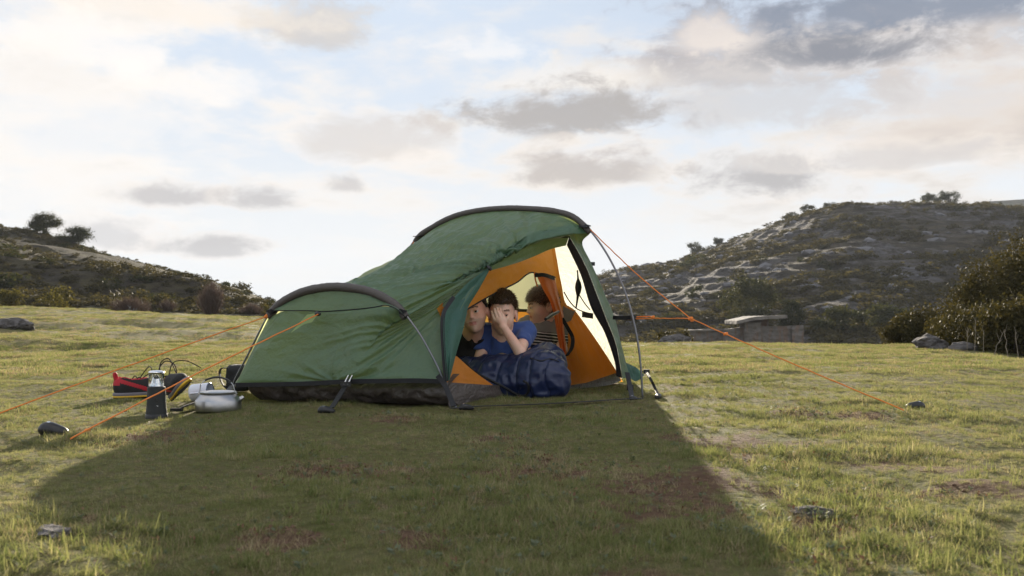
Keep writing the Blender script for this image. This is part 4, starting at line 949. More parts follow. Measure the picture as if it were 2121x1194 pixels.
on_bag([(1098, 742), (1120, 748), (1140, 744), (1158, 750)], .004, 'drawcord')
# ------------------------------------------------------------------ camp things on the grass
def zg(x, y): return float(H(np.array(x), np.array(y)))
def child(mb, nm, m, o, smooth=True): c = mb.build(nm, m, None, smooth); c.parent = o; return c
M['alu'] = plain('aluminium', (0.42, 0.42, 0.43), 0.33, 1.0, var=.06, scale=14, bump=.05, bscale=120)
M['enamel'] = plain('white_enamel', (0.62, 0.66, 0.74), 0.25, var=.05); M['rim'] = plain('blue_rim', (0.02, 0.05, 0.11), 0.3)
M['rubber'] = plain('dark_rubber', (0.018, 0.020, 0.020), 0.55, bump=.15, bscale=300)
def glassmat():
    m, g = newmat('clear_plastic')
    b = g.n('ShaderNodeBsdfPrincipled', {'Base Color': (0.95, 0.96, 0.95, 1), 'Roughness': .04, 'Transmission Weight': 1.0, 'IOR': 1.38})
    g.n('ShaderNodeOutputMaterial', {'Surface': b.outputs[0]}); return m
M['glass'] = glassmat()
# lantern
lx, ly = at(324, 860, 4.26)[:2]
la = empty('camping_lantern', (lx, ly, zg(lx, ly)), 'black camping lantern with clear top standing beside the trainers', 'lantern')
mb = MB(); mb.lathe([(.001, .0), (.043, .0), (.0445, .006), (.0430, .03), (.0412, .045), (.0400, .06), (.0375, .125), (.037, .134), (.030, .138), (.001, .138)], n=36); body = child(mb, 'body', M['rubber'], la)
mb = MB(); mb.lathe([(.001, -.001), (.0465, -.001), (.0465, .014), (.044, .02)], n=36); child(mb, 'base_ring', M['plastic'], la)
mb = MB(); mb.lathe([(.028, .137), (.0315, .146), (.0315, .190), (.0300, .192), (.0288, .190), (.0288, .140)], n=36); child(mb, 'lens', M['glass'], la)
mb = MB(); mb.lathe([(.026, .138), (.024, .150), (.018, .166), (.010, .176), (.001, .179)], n=28); rf = child(mb, 'reflector', M['chrome'], la)
mb = MB(); mb.lathe([(.001, .206), (.022, .205), (.031, .201), (.0335, .197), (.031, .192), (.001, .190)], n=36); child(mb, 'cap', M['chrome'], la)
for k_ in range(3):
    mb = MB(); a = R(30 + 120 * k_); mb.tube([(.0275 * math.cos(a), .0275 * math.sin(a), .136), (.0275 * math.cos(a), .0275 * math.sin(a), .194)], .0016, 6); child(mb, 'strut', M['chrome'], rf)
mb = MB(); mb.box((.008, -.0375, .085), (.016, .006, .012)); child(mb, 'switch', M['plastic'], body, False)
M['print'] = plain('white_print', (0.5, 0.5, 0.5), .5)
for k_, (dx, w_) in enumerate(((-.006, .002), (.0, .008), (.007, .003))):
    mb = MB(); mb.box((.012 + dx, -.0372 - .0004 * k_, .056 + .001 * (k_ % 2)), (w_, .001, .004 if k_ != 1 else .0015)); child(mb, 'printed_mark', M['print'], body, False)
# kettle
kx, ky = at(452, 850, 4.45)[:2]
ke = empty('kettle', (kx, ky, zg(kx, ky)), 'squat brushed aluminium camping kettle on the grass', 'kettle'); ke.scale = (1, 1, .9)
mb = MB(); mb.lathe([(.001, .002), (.092, .002), (.099, .006), (.101, .012), (.1005, .054), (.098, .060), (.079, .086), (.076, .088), (.077, .091), (.001, .091)], n=48); child(mb, 'body', M['alu'], ke)
mb = MB(); mb.lathe([(.079, .090), (.081, .093), (.081, .097), (.076, .100), (.05, .103), (.001, .104)], n=48); lid = child(mb, 'lid', M['alu'], ke)
mb = MB(); mb.tube([(.085, .02, .055), (.100, .025, .064), (.106, .028, .070)], [.013, .011, .009], 12); child(mb, 'spout', M['alu'], ke)
hw = crom([(-.082, -.01, .082), (-.088, -.01, .090), (-.080, -.01, .098), (-.076, -.01, .125), (-.072, -.012, .138), (-.045, -.012, .160), (.0, -.012, .171), (.04, -.012, .160), (.066, -.012, .138), (.072, -.012, .122), (.078, -.01, .098), (.086, -.01, .090), (.080, -.01, .082)], 60)
mb = MB(); mb.tube(hw, .0024, 8); wi = child(mb, 'handle_wire', M['alu'], ke)
mb = MB(); mb.tube(hw[18:45], .0050, 8); child(mb, 'handle_grip', M['plastic'], wi)
for sx in (-1, 1):
    mb = MB(); mb.box((sx * .081, -.01, .084), (.012, .018, .012)); child(mb, 'handle_lug', M['alu'], ke, False)
# mug lying on its side
mx_, my_ = at(417, 822, 5.02)[:2]
mu = empty('mug', (mx_, my_, zg(mx_, my_) + .044), 'white enamel mug lying on its side behind the kettle', 'mug'); mu.rotation_euler = (0, R(84), R(-8))
mb = MB(); mb.lathe([(.001, -.05), (.040, -.05), (.0435, -.046), (.0440, .048), (.0418, .048), (.0415, -.046), (.001, -.047)], n=40); child(mb, 'cup', M['enamel'], mu)
mb = MB(); mb.lathe([(.0415, .047), (.0410, .0495), (.0430, .051), (.0448, .0495), (.0443, .047)], n=40); child(mb, 'rim', M['rim'], mu)
mb = MB(); mb.tube(crom([(0, -.043, .03), (0, -.066, .028), (0, -.074, .0), (0, -.064, -.025), (0, -.043, -.03)], 24), .0045, 8, flat=1.6); child(mb, 'handle', M['enamel'], mu)
# trainers
M['mesh_k'] = plain('black_mesh', (0.022, 0.021, 0.022), 0.8, bump=.6, bscale=420); M['red'] = plain('red_fabric', (0.42, 0.018, 0.03), 0.65, bump=.3, bscale=300)
M['mids'] = plain('grey_foam', (0.17, 0.16, 0.18), 0.7); M['yel'] = plain('yellow_rubber', (0.62, 0.38, 0.03), 0.6); M['lace'] = plain('black_lace', (0.02, 0.015, 0.013), 0.8)
def bendz(x): return 0.9 * np.maximum(0, x - .17) ** 2 + .5 * np.maximum(0, .03 - x) ** 2
def sh_out(p):
    return smin(smin(smin(ell(p, (.062, 0, .050), (.066, .036, .068)), ell(p, (.036, 0, .062), (.037, .033, .050)), .02), ell(p, (.13, 0, .046), (.085, .040, .052)), .03), ell(p, (.205, .004, .034), (.072, .046, .036)), .03)
def sh_hole(p): return smin(ell(p, (.062, 0, .125), (.062, .027, .085)), ell(p, (.115, 0, .125), (.05, .022, .06)), .03)
def sh_upper(p):
    q = p - np.stack([0 * p[:, 0], 0 * p[:, 0], bendz(p[:, 0])], 1)
    return smax(smax(sh_out(q), .016 - q[:, 2], .004), -sh_hole(q), .005)
def slab(z0, z1, grow):
    def f(p):
        q = p - np.stack([0 * p[:, 0], 0 * p[:, 0], bendz(p[:, 0])], 1); t = q.copy(); t[:, 2] = .034
        return smax(smax(sh_out(t) - grow, z0 - q[:, 2], .004), q[:, 2] - z1, .004)
    return f
su_v, su_f = snets(sh_upper, (-.02, -.06, -.005), (.30, .06, .15), .0042)
cc = su_v[su_f].mean(1); mi = np.zeros(len(su_f), int)
mi[np.abs(sh_hole(cc)) < .006] = 1
mi[(np.abs(cc[:, 1]) > .018) & (np.abs(cc[:, 2] - (.086 - .34 * cc[:, 0])) < .010) & (cc[:, 0] < .19)] = 1
mi[(cc[:, 0] < .012) & (cc[:, 2] > .06)] = 1
def shoe_mesh(nm, v, f, mats, mi_=None):
    me = bpy.data.meshes.new(nm); me.from_pydata(v.tolist(), [], f.tolist())
    for m_ in mats: me.materials.append(m_)
    me.polygons.foreach_set('use_smooth', [True] * len(me.polygons))
    if mi_ is not None: me.polygons.foreach_set('material_index', mi_.astype(np.int32))
    return me
me_up = shoe_mesh('upper', su_v, su_f, [M['mesh_k'], M['red']], mi)
v_, f_ = snets(slab(.006, .024, .004), (-.02, -.07, -.005), (.30, .07, .06), .0045); me_mid = shoe_mesh('midsole', v_, f_, [M['mids']])
def osole(p): return np.maximum(slab(-.002, .009, .005)(p), -( .004 - np.abs((p[:, 0] % .022) - .011)) + np.where(p[:, 2] > .003, -1, 0) * 1.0)
v_, f_ = snets(slab(-.002, .010, .005), (-.02, -.07, -.012), (.30, .07, .06), .0045); me_out = shoe_mesh('outsole', v_, f_, [M['yel']])
def shoe(label, loc, rot, sc, loops):
    o = empty('running_shoe', loc, label, 'shoe', 'pair of running shoes'); o.rotation_euler = rot; o.scale = (sc,) * 3
    pr_ = {}
    for nm, me in (('upper', me_up), ('midsole', me_mid), ('outsole', me_out)):
        c = bpy.data.objects.new(nm, me); C.objects.link(c); c.parent = o; pr_[nm] = c
    mb = MB(); mb.tube(crom([(.008, 0, .075), (-.002, 0, .100), (-.004, 0, .118), (.006, 0, .114), (.012, 0, .085)], 16), .0065, 8); child(mb, 'heel_tab', M['red'], pr_['upper'])
    for k_ in range(6):
        x = .215 - k_ * .022; z = .066 + k_ * .0065 - .0 * x
        mb = MB(); mb.tube(crom([(x, -.022, z - .012 + bendz(x)), (x - .004, 0, z + .004 + bendz(x)), (x - .008, .022, z - .012 + bendz(x))], 10), .0028, 6); child(mb, 'lace', M['lace'], pr_['upper'])
    for k_ in range(8):
        x = .03 + .03 * k_
        mb = MB(); mb.box((x, -.002, -.002 + float(bendz(np.array(x)))), (.006, .074, .009)); child(mb, 'tread_bar', M['rubber'], pr_['outsole'], False)
    for pts in loops:
        mb = MB(); mb.tube(crom(pts, 28), .0026, 6); child(mb, 'lace', M['lace'], pr_['upper'])
    return o
s1 = gp(238, 826); s2_ = gp(372, 846)
shoe('black and red trainer standing upright, heel tab up, behind the lantern', (s1[0], s1[1], zg(s1[0], s1[1]) + .004), (0, 0, R(46)), 1.08, [[(.12, -.01, .09), (.15, -.02, .135), (.18, 0, .145), (.19, .01, .12), (.15, .02, .09)]])
shoe('black and yellow trainer tipped on its side, yellow tread showing, beside the lantern', (s2_[0] - .085, s2_[1] + .20, .040), (R(40), R(-14), R(-62)), 1.02,
     [[(.14, -.02, .085), (.12, .00, .14), (.15, .04, .15), (.19, .05, .11), (.20, .02, .06)], [(.12, -.02, .09), (.11, .02, .155), (.15, .06, .15), (.18, .03, .07)], [(.16, -.01, .075), (.18, .05, .12), (.19, .10, .09), (.19, .13, .02)]])
# pack and strap at the far foot of the low hoop
px0 = at(497, 800, 5.75)
PK_S = .72
pk = empty('backpack', (px0[0], px0[1], 0), 'dark rucksack lying beside the far foot of the low hoop', 'backpack'); pk.scale = (.72, .72, .72)
v_, f_ = snets(lambda p: smax(np.linalg.norm(np.maximum(np.abs(p - np.array((0, 0, .105))) - np.array((.05, .06, .06)), 0), axis=1) - .045 + .006 * fbm(p * 18, 2, 3), -p[:, 2] + .003, .01), (-.13, -.14, -.01), (.13, .14, .24), .008); mesh_obj('pack_body', v_, f_, M['web'], pk)
mb = MB(); mb.ribbon(crom([(-.07, -.08, .19), (-.125, -.09, .185), (-.135, -.09, .13), (-.11, -.09, .06), (-.07, -.09, .02)], 20), .035, (0, 1, 0), .008); child(mb, 'shoulder_strap', M['web'], pk)
st = empty('luggage_strap', tuple(gp(420, 836)), 'black webbing strap trailing over the grass behind the kettle', 'strap')
mb = MB(); mb.ribbon(crom([gp(364, 850, .012), gp(385, 841, .03), gp(420, 829, .035), gp(448, 822, .04), gp(468, 815, .05), at(484, 797, 5.5)], 24), .045, (.5, -1, .1), .005); put(mb.build('webbing', M['web']), st)
mb = MB(); mb.box(gp(366, 849, .016), (.05, .03, .014)); put(mb.build('buckle', M['plastic'], None, False), st)

# ------------------------------------------------------------------ stone spring house beyond the meadow
def stonemat(nm, c1, c2):
    m, g = newmat(nm); p = g.n('ShaderNodeNewGeometry').outputs['Position']
    b_ = g.n('ShaderNodeTexVoronoi', {'Vector': g.vm('MULTIPLY', p, (1, 1, 1.7)), 'Scale': 2.3}); a = g.noise(p, 3.0, 5, .65); r_ = g.noise(g.vm('MULTIPLY', p, (2.5, 2.5, .5)), 1.6, 4, .6)
    c = g.mix(b_.outputs['Distance'], tuple(v * .6 for v in c1), c1); c = g.mix(g.ss(r_, .48, .62), c, c2); c = g.mix(g.m('MULTIPLY', a, .5), c, (.05, .045, .04))
    bn = g.n('ShaderNodeBump', {'Height': g.m('ADD', b_.outputs['Distance'], a), 'Strength': .8, 'Distance': .12})
    s = g.n('ShaderNodeBsdfPrincipled', {'Base Color': c, 'Roughness': .9, 'Normal': bn.outputs[0]}); g.n('ShaderNodeOutputMaterial', {'Surface': s.outputs[0]}); return m
M['stone'] = stonemat('rubble_stone', (.17, .155, .15), (.15, .105, .085)); M['cap'] = stonemat('concrete_slab', (.22, .20, .185), (.20, .18, .165))
YS = 58.0
def sbox(o, nm, quad, depth, m, back=0.0, n=10):
    """block from four picture corners at the distance of the building, given real depth"""
    a, b, c, d = [at(px, py, YS) for px, py in quad]
    fr = coons([a, b], [d, c], [a, d], [b, c], n, 6) + np.array((0, back, 0)); bk = fr + np.array((0, depth, 0)); mb = MB()
    w = lambda q: q + .05 * fbm(q * .9, 3, 7)[..., None] * np.array((1, 1, .6))
    per = [(i, 0) for i in range(n)] + [(n - 1, j) for j in range(1, 6)] + [(i, 5) for i in range(n - 2, -1, -1)] + [(0, j) for j in range(4, 0, -1)]
    vs = np.vstack([w(fr).reshape(-1, 3), w(bk).reshape(-1, 3)]); fs = [list(q) for q in grid_faces(n, 6)] + [[i + n * 6 for i in q[::-1]] for q in grid_faces(n, 6)]
    ix = [i * 6 + j for i, j in per]
    fs += [[ix[k_], ix[(k_ + 1) % len(ix)], ix[(k_ + 1) % len(ix)] + n * 6, ix[k_] + n * 6] for k_ in range(len(ix))]
    return put(mesh_obj(nm, vs, fs, m, None, False), o)
sh_ = empty('spring_house', tuple(at(1575, 745, YS + 1)), 'low stone spring house with a tilted slab roof at the edge of the meadow', 'stone building')
sbox(sh_, 'low_wall', [(1437, 745), (1528, 745), (1528, 686), (1437, 686)], 1.0, M['stone'], 1.2); sbox(sh_, 'coping', [(1432, 686.5), (1526, 686.5), (1520, 681), (1432, 684)], 1.3, M['cap'], 1.05)
sbox(sh_, 'middle_wall', [(1505, 745), (1548, 745), (1548, 678), (1505, 683)], 1.2, M['stone'], .4)
sbox(sh_, 'pillar', [(1544, 745), (1577, 745), (1577, 667), (1544, 667)], 1.6, M['stone']); sbox(sh_, 'front_wall', [(1577.5, 745), (1641, 745), (1641, 676), (1577.5, 676)], .8, M['stone'], .15)
sbox(sh_, 'back_wall', [(1560, 745), (1608, 745), (1608, 662), (1560, 662)], 1.2, M['stone'], 1.7); sbox(sh_, 'end_pillar', [(1640, 745), (1664, 745), (1664, 674), (1640, 675)], 1.1, M['stone'], -.05)
sbox(sh_, 'roof_slab', [(1524, 671), (1565, 662), (1565, 655.5), (1524, 664.5)], 3.4, M['cap'], -.35); sbox(sh_, 'roof_slab', [(1565.3, 662), (1627, 660), (1627, 653), (1565.3, 655.5)], 3.4, M['cap'], -.35)

# ------------------------------------------------------------------ rocks
M['rock'] = hillmat('limestone_rock', (.22, .205, .20), (.12, .11, .10), (.17, .155, .13), (.2, .35), 8.0)
def rock_geo(seed, sub=3, amp=.35, f=1.6):
    bm = bmesh.new(); bmesh.ops.create_icosphere(bm, subdivisions=sub, radius=1.0)
    v = np.array([x.co[:] for x in bm.verts]); fs = [[x.index for x in q.verts] for q in bm.faces]; bm.free()
    return v * (1 + amp * fbm(v * f + seed * 5.3, 3, seed))[:, None], fs
def rock(label, p, size, seed, group=None, name='rock'):
    v, f = rock_geo(seed); v = v * np.array(size); o = mesh_obj(name, v, f, M['rock'], None, False); o.location = p; o.rotation_euler = (0, 0, seed)
    return tag(o, label, 'rock', group)
def grock(label, px, py, size, seed, sink=.3, y=None, group=None):
    q = gp(px, py) if y is None else at(px, py, y); z = zg(q[0], q[1]); return rock(label, (q[0], q[1], z + size[2] * (1 - 2 * sink)), size, seed, group)
grock('flat grey stone sunk in the sunlit grass right of the tent shadow', 1690, 1068, (.050, .034, .014), 3, .42)
grock('flat grey stone in the sunlit grass near the long shadow edge, by bright tufts', 105, 1112, (.045, .030, .012), 5, .45)
grock('low pale boulder with tufts growing on it before the spring house', 1395, 697, (.42, .30, .24), 7, .35, 22)
grock('grey boulder half sunk in the sloping meadow under the scrubby hill', 25, 676, (.34, .26, .14), 9, .42, 17)
grock('pale flat boulder at the foot of the big bushes', 1930, 712, (.26, .2, .13), 11, .35, 13.5)
grock('small pale rock under the big bushes beside the flat boulder', 1998, 722, (.20, .15, .08), 13, .35, 12.6)
grock('rust brown clod lying on the open sunlit grass', 1416, 790, (.022, .02, .016), 15, .3)
# ------------------------------------------------------------------ shrubs and trees
def leaves(n, fn_pts, size, seed, squash=1.0):
    """n leaf quads at points; returns verts, faces, tint"""
    r_ = np.random.default_rng(seed); p = fn_pts(r_, n); n = len(p)
    a = r_.normal(size=(n, 3)); a /= np.linalg.norm(a, axis=1)[:, None]; b = np.cross(a, r_.normal(size=(n, 3))); b /= np.linalg.norm(b, axis=1)[:, None]
    s = size * (.55 + .9 * r_.random((n, 1)))
    q = np.stack([p - a * s, p + b * s * .45, p + a * s, p - b * s * .45], 1); f = np.arange(n * 4).reshape(n, 4)
    return q.reshape(-1, 3), f, r_.random(n)
def clumped(radii, centre, nclump, spread, shell=.55, up=-.35):
    def f(r_, n):
        c = r_.normal(size=(nclump, 3)); c /= np.linalg.norm(c, axis=1)[:, None]; c[:, 2] = np.maximum(c[:, 2], up)
        c *= (shell + (1 - shell) * r_.random((nclump, 1)) ** .5); w = r_.random(nclump) + .3; k_ = r_.choice(nclump, n, p=w / w.sum())
        return (c[k_] + r_.normal(0, spread, (n, 3))) * np.array(radii) + np.array(centre)
    return f
def leaf_mesh(name, v, f, t, mat):
    me = bpy.data.meshes.new(name); me.from_pydata(v.tolist(), [], f.tolist()); me.materials.append(mat)
    at_ = me.attributes.new('tint', 'FLOAT', 'FACE'); at_.data.foreach_set('value', t.astype(np.float32)); return me
def link(me, name, parent=None):
    o = bpy.data.objects.new(name, me); C.objects.link(o)
    if parent: o.parent = parent
    return o
def limb_mb(mb, a, b, r0, r1, r_, wob=.08, n=6):
    a = np.array(a, float); b = np.array(b, float); L_ = np.linalg.norm(b - a); t = np.linspace(0, 1, n)[:, None]
    p = a + (b - a) * t + r_.normal(0, wob * L_, (n, 3)) * np.sin(np.pi * t); mb.tube(p, list(np.linspace(r0, r1, n)), 6)
M['lf_dark'] = leafmat('evergreen_leaves', [(.016, .022, .010), (.035, .040, .016), (.060, .056, .022)], .30)
M['lf_scrub'] = leafmat('scrub_leaves', [(.026, .026, .014), (.055, .048, .024), (.095, .078, .036)], .30)
M['lf_bush'] = leafmat('bush_leaves', [(.022, .023, .010), (.050, .045, .018), (.095, .080, .032)], .26, (1.4, 1.25, .6))
M['lf_broom'] = leafmat('broom_leaves', [(.045, .045, .012), (.085, .075, .022), (.13, .11, .04)], .35)
M['twig'] = leafmat('bare_twigs', [(.070, .050, .040), (.105, .075, .060), (.14, .10, .08)], .15, (1.1, 1, .9))
M['bark'] = plain('bark', (.075, .058, .045), .9, bump=.8, bscale=30)

# low shrubs on the hillsides: a few meshes shared by many single shrubs
scrub_me = [leaf_mesh('scrub_shape', *leaves(420, clumped((1, 1, .72), (0, 0, .38), 16, .20, .5, -.5), .13, 100 + i), M['lf_scrub'] if i % 3 else M['lf_dark']) for i in range(7)]
def hill_shrubs(fn, n, pxr, dr, size, label, group, seed, ridge=None):
    r_ = np.random.default_rng(seed); k_ = 0
    while k_ < n:
        px = r_.uniform(*pxr); d = r_.uniform(*dr) if r_.random() > .38 or ridge is None else ridge * r_.uniform(.93, 1.0)
        a = azp(px); x = math.tan(a) * d
        if n2d(np.array(x), np.array(d), .06, 2, seed) < -.15 and r_.random() < .7: continue
        ms = r_.integers(7); o = link(scrub_me[ms], 'hillside_shrub'); s = r_.uniform(*size) * (.7 + .6 * r_.random())
        o.location = (x, d, float(fn(np.array(a), np.array(d))) - .12 * s); o.scale = (s * r_.uniform(.9, 1.7), s, s * r_.uniform(.65, 1.0)); o.rotation_euler = (0, 0, r_.uniform(0, 6.28))
        big = s > .5 * (size[0] + size[1]); rim_ = ridge is not None and d > ridge * .925; dk = ms % 3 == 0
        tag(o, '%s %s shrub %s' % ('larger' if big else 'small', 'dark evergreen' if dk else 'brown olive', (label[0] if rim_ else label[1])), 'shrub', '%s, %s %s %s' % (group, 'large' if big else 'small', 'dark' if dk else 'brown', 'skyline' if rim_ else 'slope')); k_ += 1
hill_shrubs(hl, 150, (-120, 620), (48, 106), (.28, .75), ('on the skyline of the hill with the twin trees', 'low on the grassy slope below the twin trees'), 'shrubs on the left hill', 5, 105)
hill_shrubs(hr, 150, (1130, 2200), (85, 232), (.5, 1.25), ('on the skyline of the rocky limestone hill', 'among pale limestone on the shaded rocky hillside'), 'shrubs on the rocky hill', 6, 230)
# the rest of the scrub on the rocky hill reads as one cover
r_ = np.random.default_rng(8); SV, SF, ST = [], [], []; off = 0; shp = [leaves(150, clumped((1, 1, .7), (0, 0, .35), 9, .22, .5, -.5), .22, 300 + i) for i in range(5)]
def cover(fn, n, pxr, d0, dd, s0, s1, thr, seed, name, label):
    global off
    SV, SF, ST = [], [], []; off = 0; PX = r_.uniform(*pxr, n); DD = d0 + dd * r_.random(n); AZ = np.arctan((PX - CX) / F); X = np.tan(AZ) * DD
    Z = fn(AZ, DD); K = n2d(X, DD, .045, 3, seed) > thr
    for x, d, z in zip(X[K], DD[K], Z[K]):
        v, f, t = shp[r_.integers(5)]; s = r_.uniform(s0, s1); w = v * np.array((1.3, 1, .8)) * s + np.array((x, d, z - .1 * s)); SV.append(w); SF.append(f + off); ST.append(t); off += len(w)
    o = link(leaf_mesh(name, np.vstack(SV), np.vstack(SF), np.concatenate(ST), M['lf_scrub']), name); tag(o, label, 'scrub', kind='stuff')
cover(hr, 2600, (1120, 2350), 72, 160, .35, 1.0, -.22, 78, 'hillside_scrub', 'dark low scrub covering the rocky hillside')
cover(hl, 520, (-150, 640), 90, 17, .12, .34, -9, 80, 'ridge_scrub', 'low brown scrub along the crest of the slope with the twin trees')
cover(hl, 1700, (-150, 660), 45, 61, .12, .36, -.35, 79, 'slope_scrub', 'low brown scrub covering the grassy slope with the twin trees')

off = 0
# scattered limestone on the rocky hill: too many to count
mb_v = []; mb_f = []; r_ = np.random.default_rng(31); base_r = [rock_geo(40 + i, 1, .45, 1.3) for i in range(6)]; off = 0
for i in range(800):
    px = r_.uniform(1120, 2350); d = 72 + 160 * r_.random() ** .8; a = azp(px); x = math.tan(a) * d
    if n2d(np.array(x), np.array(d), .05, 3, 77) < -.05: continue
    v, f = base_r[r_.integers(6)]; s = r_.uniform(.2, .8) * r_.uniform(.4, 1.2); ca, sa = math.cos(i), math.sin(i)
    w = v * np.array((1.5, 1.0, .55)) * s; w = np.stack([w[:, 0] * ca - w[:, 1] * sa, w[:, 0] * sa + w[:, 1] * ca, w[:, 2]], 1) + np.array((x, d, float(hr(np.array(a), np.array(d))) + .08 * s))
    mb_v.append(w); mb_f += [[j + off for j in q] for q in f]; off += len(w)
M['lime'] = plain('pale_limestone', (.13, .127, .135), .9, var=.3, scale=.8, coord='Object')
tag(mesh_obj('hillside_rocks', np.vstack(mb_v), mb_f, M['lime'], None, False), 'pale limestone rocks strewn over the dark hillside', 'rocks', kind='stuff')

def tree(label, p, h, crown_r, lean, seed, mat, n=2600, leaf=.10, group=None, trunks=1, cz=.62, name='oak_tree'):
    o = empty(name, tuple(p), label, 'tree', group); r_ = np.random.default_rng(seed)
    cc = np.array((lean * h, 0, h * cz)); mb = MB()
    for t in range(trunks):
        x0 = (t - (trunks - 1) / 2) * .10 * h; top = np.array((x0 + lean * h * .6, 0, h * .45)); limb_mb(mb, (x0, 0, -.2), top, .045 * h, .03 * h, r_)
        for k_ in range(5):
            d = r_.normal(size=3) * np.array(crown_r) * .55; limb_mb(mb, top - (0, 0, .03 * h), cc + d, .022 * h, .006 * h, r_)
    child(mb, 'trunk', M['bark'], o)
    v, f, t = leaves(n, clumped(crown_r, cc, 22, .20, .35, -.75), leaf, seed)
    link(leaf_mesh('crown', v, f, t, mat), 'crown', o); return o
def hz(fn, px, d): a = azp(px); return np.array((math.tan(a) * d, d, float(fn(np.array(a), np.array(d)))))
tree('wind bent evergreen tree with its trunk showing on the slope, upper of the pair', hz(hl, 93, 100), 2.35, (1.35, 1.1, 1.0), .03, 3, M['lf_dark'], 9500, .062, 'pair of trees on the left slope', 2, .60)
tree('dense rounded evergreen tree low to the slope, lower of the pair', hz(hl, 152, 99), 1.9, (1.75, 1.3, .86), .05, 4, M['lf_dark'], 9500, .062, 'pair of trees on the left slope', 2, .52)
for i, (px, d, h, cr, lb) in enumerate([(1438, 222, 5.0, 2.4, 'rounded bushy tree standing alone low on the rocky skyline'), (1487, 225, 3.4, 1.8, 'small bushy tree next up the rocky skyline from the lone rounded one'),
        (1672, 226, 4.2, 2.3, 'broad bushy tree on the rising skyline below the flat topped pair'), (1640, 226, 3.4, 2.6, 'low spreading tree on the rising rocky skyline'),
        (1720, 228, 3.6, 2.4, 'flat topped dark tree on the shoulder of the rocky ridge'), (1748, 229, 2.6, 1.4, 'small leaning flat topped tree beside a bigger one on the ridge'),
        (1872, 229, 1.9, .75, 'tiny lone tree on the bare crest of the rocky ridge'), (1942, 222, 5.0, 3.0, 'dark tree in the wide clump on the ridge crest'), (1968, 221, 5.2, 3.0, 'tallest dark tree of the wide clump on the ridge crest'), (1925, 220, 3.6, 2.6, 'lower spreading tree at the edge of the wide ridge clump')]):
    h *= .62; cr *= .62
    tree(lb, hz(hr, px, d), h, (cr, cr * .9, h * .40), (.12 if i == 5 else .03), 20 + i, M['lf_dark'], 2200, .12, 'trees on the rocky skyline', 1, .60)

# bushes at the foot of the slopes
def by_row(fn, px, row, d0, d1):
    d = np.linspace(d0, d1, 400); z = fn(np.full(400, azp(px)), d); k_ = int(np.argmin(np.abs(HY - F * (z - CAMH) / d - row))); return np.array((math.tan(azp(px)) * d[k_], d[k_], z[k_]))
def shrub(label, p, radii, n, leaf, seed, mat, group=None, name='shrub', stems=7, cl=26, up=-.55, hz_=.45):
    o = empty(name, tuple(p), label, 'shrub', group); r_ = np.random.default_rng(seed); mb = MB()
    for k_ in range(stems):
        d = r_.normal(size=3); d /= np.linalg.norm(d); d[2] = abs(d[2]) * .8 + .1
        limb_mb(mb, (d[0] * radii[0] * .1, d[1] * radii[1] * .1, -.1), d * np.array(radii) * (.75, .75, 1.0), .025 * max(radii), .006 * max(radii), r_, .12)
    child(mb, 'stems', M['bark'], o)
    v, f, t = leaves(n, clumped(radii, (0, 0, radii[2] * hz_), cl, .17, .45, up), leaf, seed); v[:, 2] = np.maximum(v[:, 2], -.05)
    link(leaf_mesh('foliage', v, f, t, mat), 'foliage', o); return o
def twiggy(label, p, w, h, n, seed, mat, group=None):
    """bare twiggy shrub: many thin forked shoots"""
    o = empty('bare_shrub', tuple(p), label, 'shrub', group); r_ = np.random.default_rng(seed); V_ = []; 
    for k_ in range(n):
        a = r_.uniform(0, 6.28); l = r_.uniform(.5, 1.0); sp = r_.uniform(.0, 1.0) ** .7
        base_ = np.array((math.cos(a), math.sin(a), 0)) * w * .12 * sp; tip_ = np.array((math.cos(a) * w * .5 * sp, math.sin(a) * w * .5 * sp, h * l * (1 - .35 * sp * sp)))
        m1 = base_ + (tip_ - base_) * .5 + r_.normal(0, .05 * h, 3); wd = np.array((-math.sin(a + k_), math.cos(a + k_), .2)) * .011
        V_ += [base_ - wd, base_ + wd, m1 + wd * .8, m1 - wd * .8, m1 - wd * .8, m1 + wd * .8, tip_ + wd * .3, tip_ - wd * .3]
        for q in range(2):
            t2 = m1 + (tip_ - m1) * r_.uniform(.2, .7); e2 = t2 + r_.normal(0, .10 * h, 3) + np.array((0, 0, .12 * h)); V_ += [t2 - wd * .5, t2 + wd * .5, e2 + wd * .25, e2 - wd * .25]
    V_ = np.array(V_); f = np.arange(len(V_)).reshape(-1, 4); link(leaf_mesh('twigs', V_, f, np.repeat(r_.random(n), 4), mat), 'twigs', o); return o
def gl(px, y): q = at(px, HY, y); return np.array((q[0], y, zg(q[0], y)))
twiggy('tall bare twiggy shrub at the foot of the left slope beside the tent', gl(438, 43), 1.25, 1.55, 700, 1, M['twig'], 'bare shrubs below the left slope')
twiggy('wide low bare brown shrub with a pale stump before it', gl(270, 41), 1.9, .85, 700, 2, M['twig'], 'bare shrubs below the left slope')
twiggy('rounded bare brown shrub just left of the tent hoop', gl(520, 46), 1.3, .75, 420, 3, M['twig'], 'bare shrubs below the left slope')
twiggy('small bare shrub between the two larger bare ones', gl(345, 47), 1.1, .8, 300, 4, M['twig'], 'bare shrubs below the left slope')
shrub('yellow green broom bush at the bottom of the left slope, next to its twin', gl(108, 44), (.62, .5, .55), 2600, .06, 51, M['lf_broom'], 'broom bushes below the left slope')
shrub('taller broom bush with pale tips behind the low brown one', gl(125, 48), (.7, .5, .75), 2600, .06, 52, M['lf_broom'], 'broom bushes below the left slope')
shrub('dark broom bush standing apart on the left slope foot', gl(18, 45), (.75, .6, .62), 2600, .06, 53, M['lf_broom'], 'broom bushes below the left slope')
shrub('low brown bush in front of the broom bushes', gl(86, 42), (.38, .3, .3), 1200, .05, 54, M['lf_scrub'], 'broom bushes below the left slope')
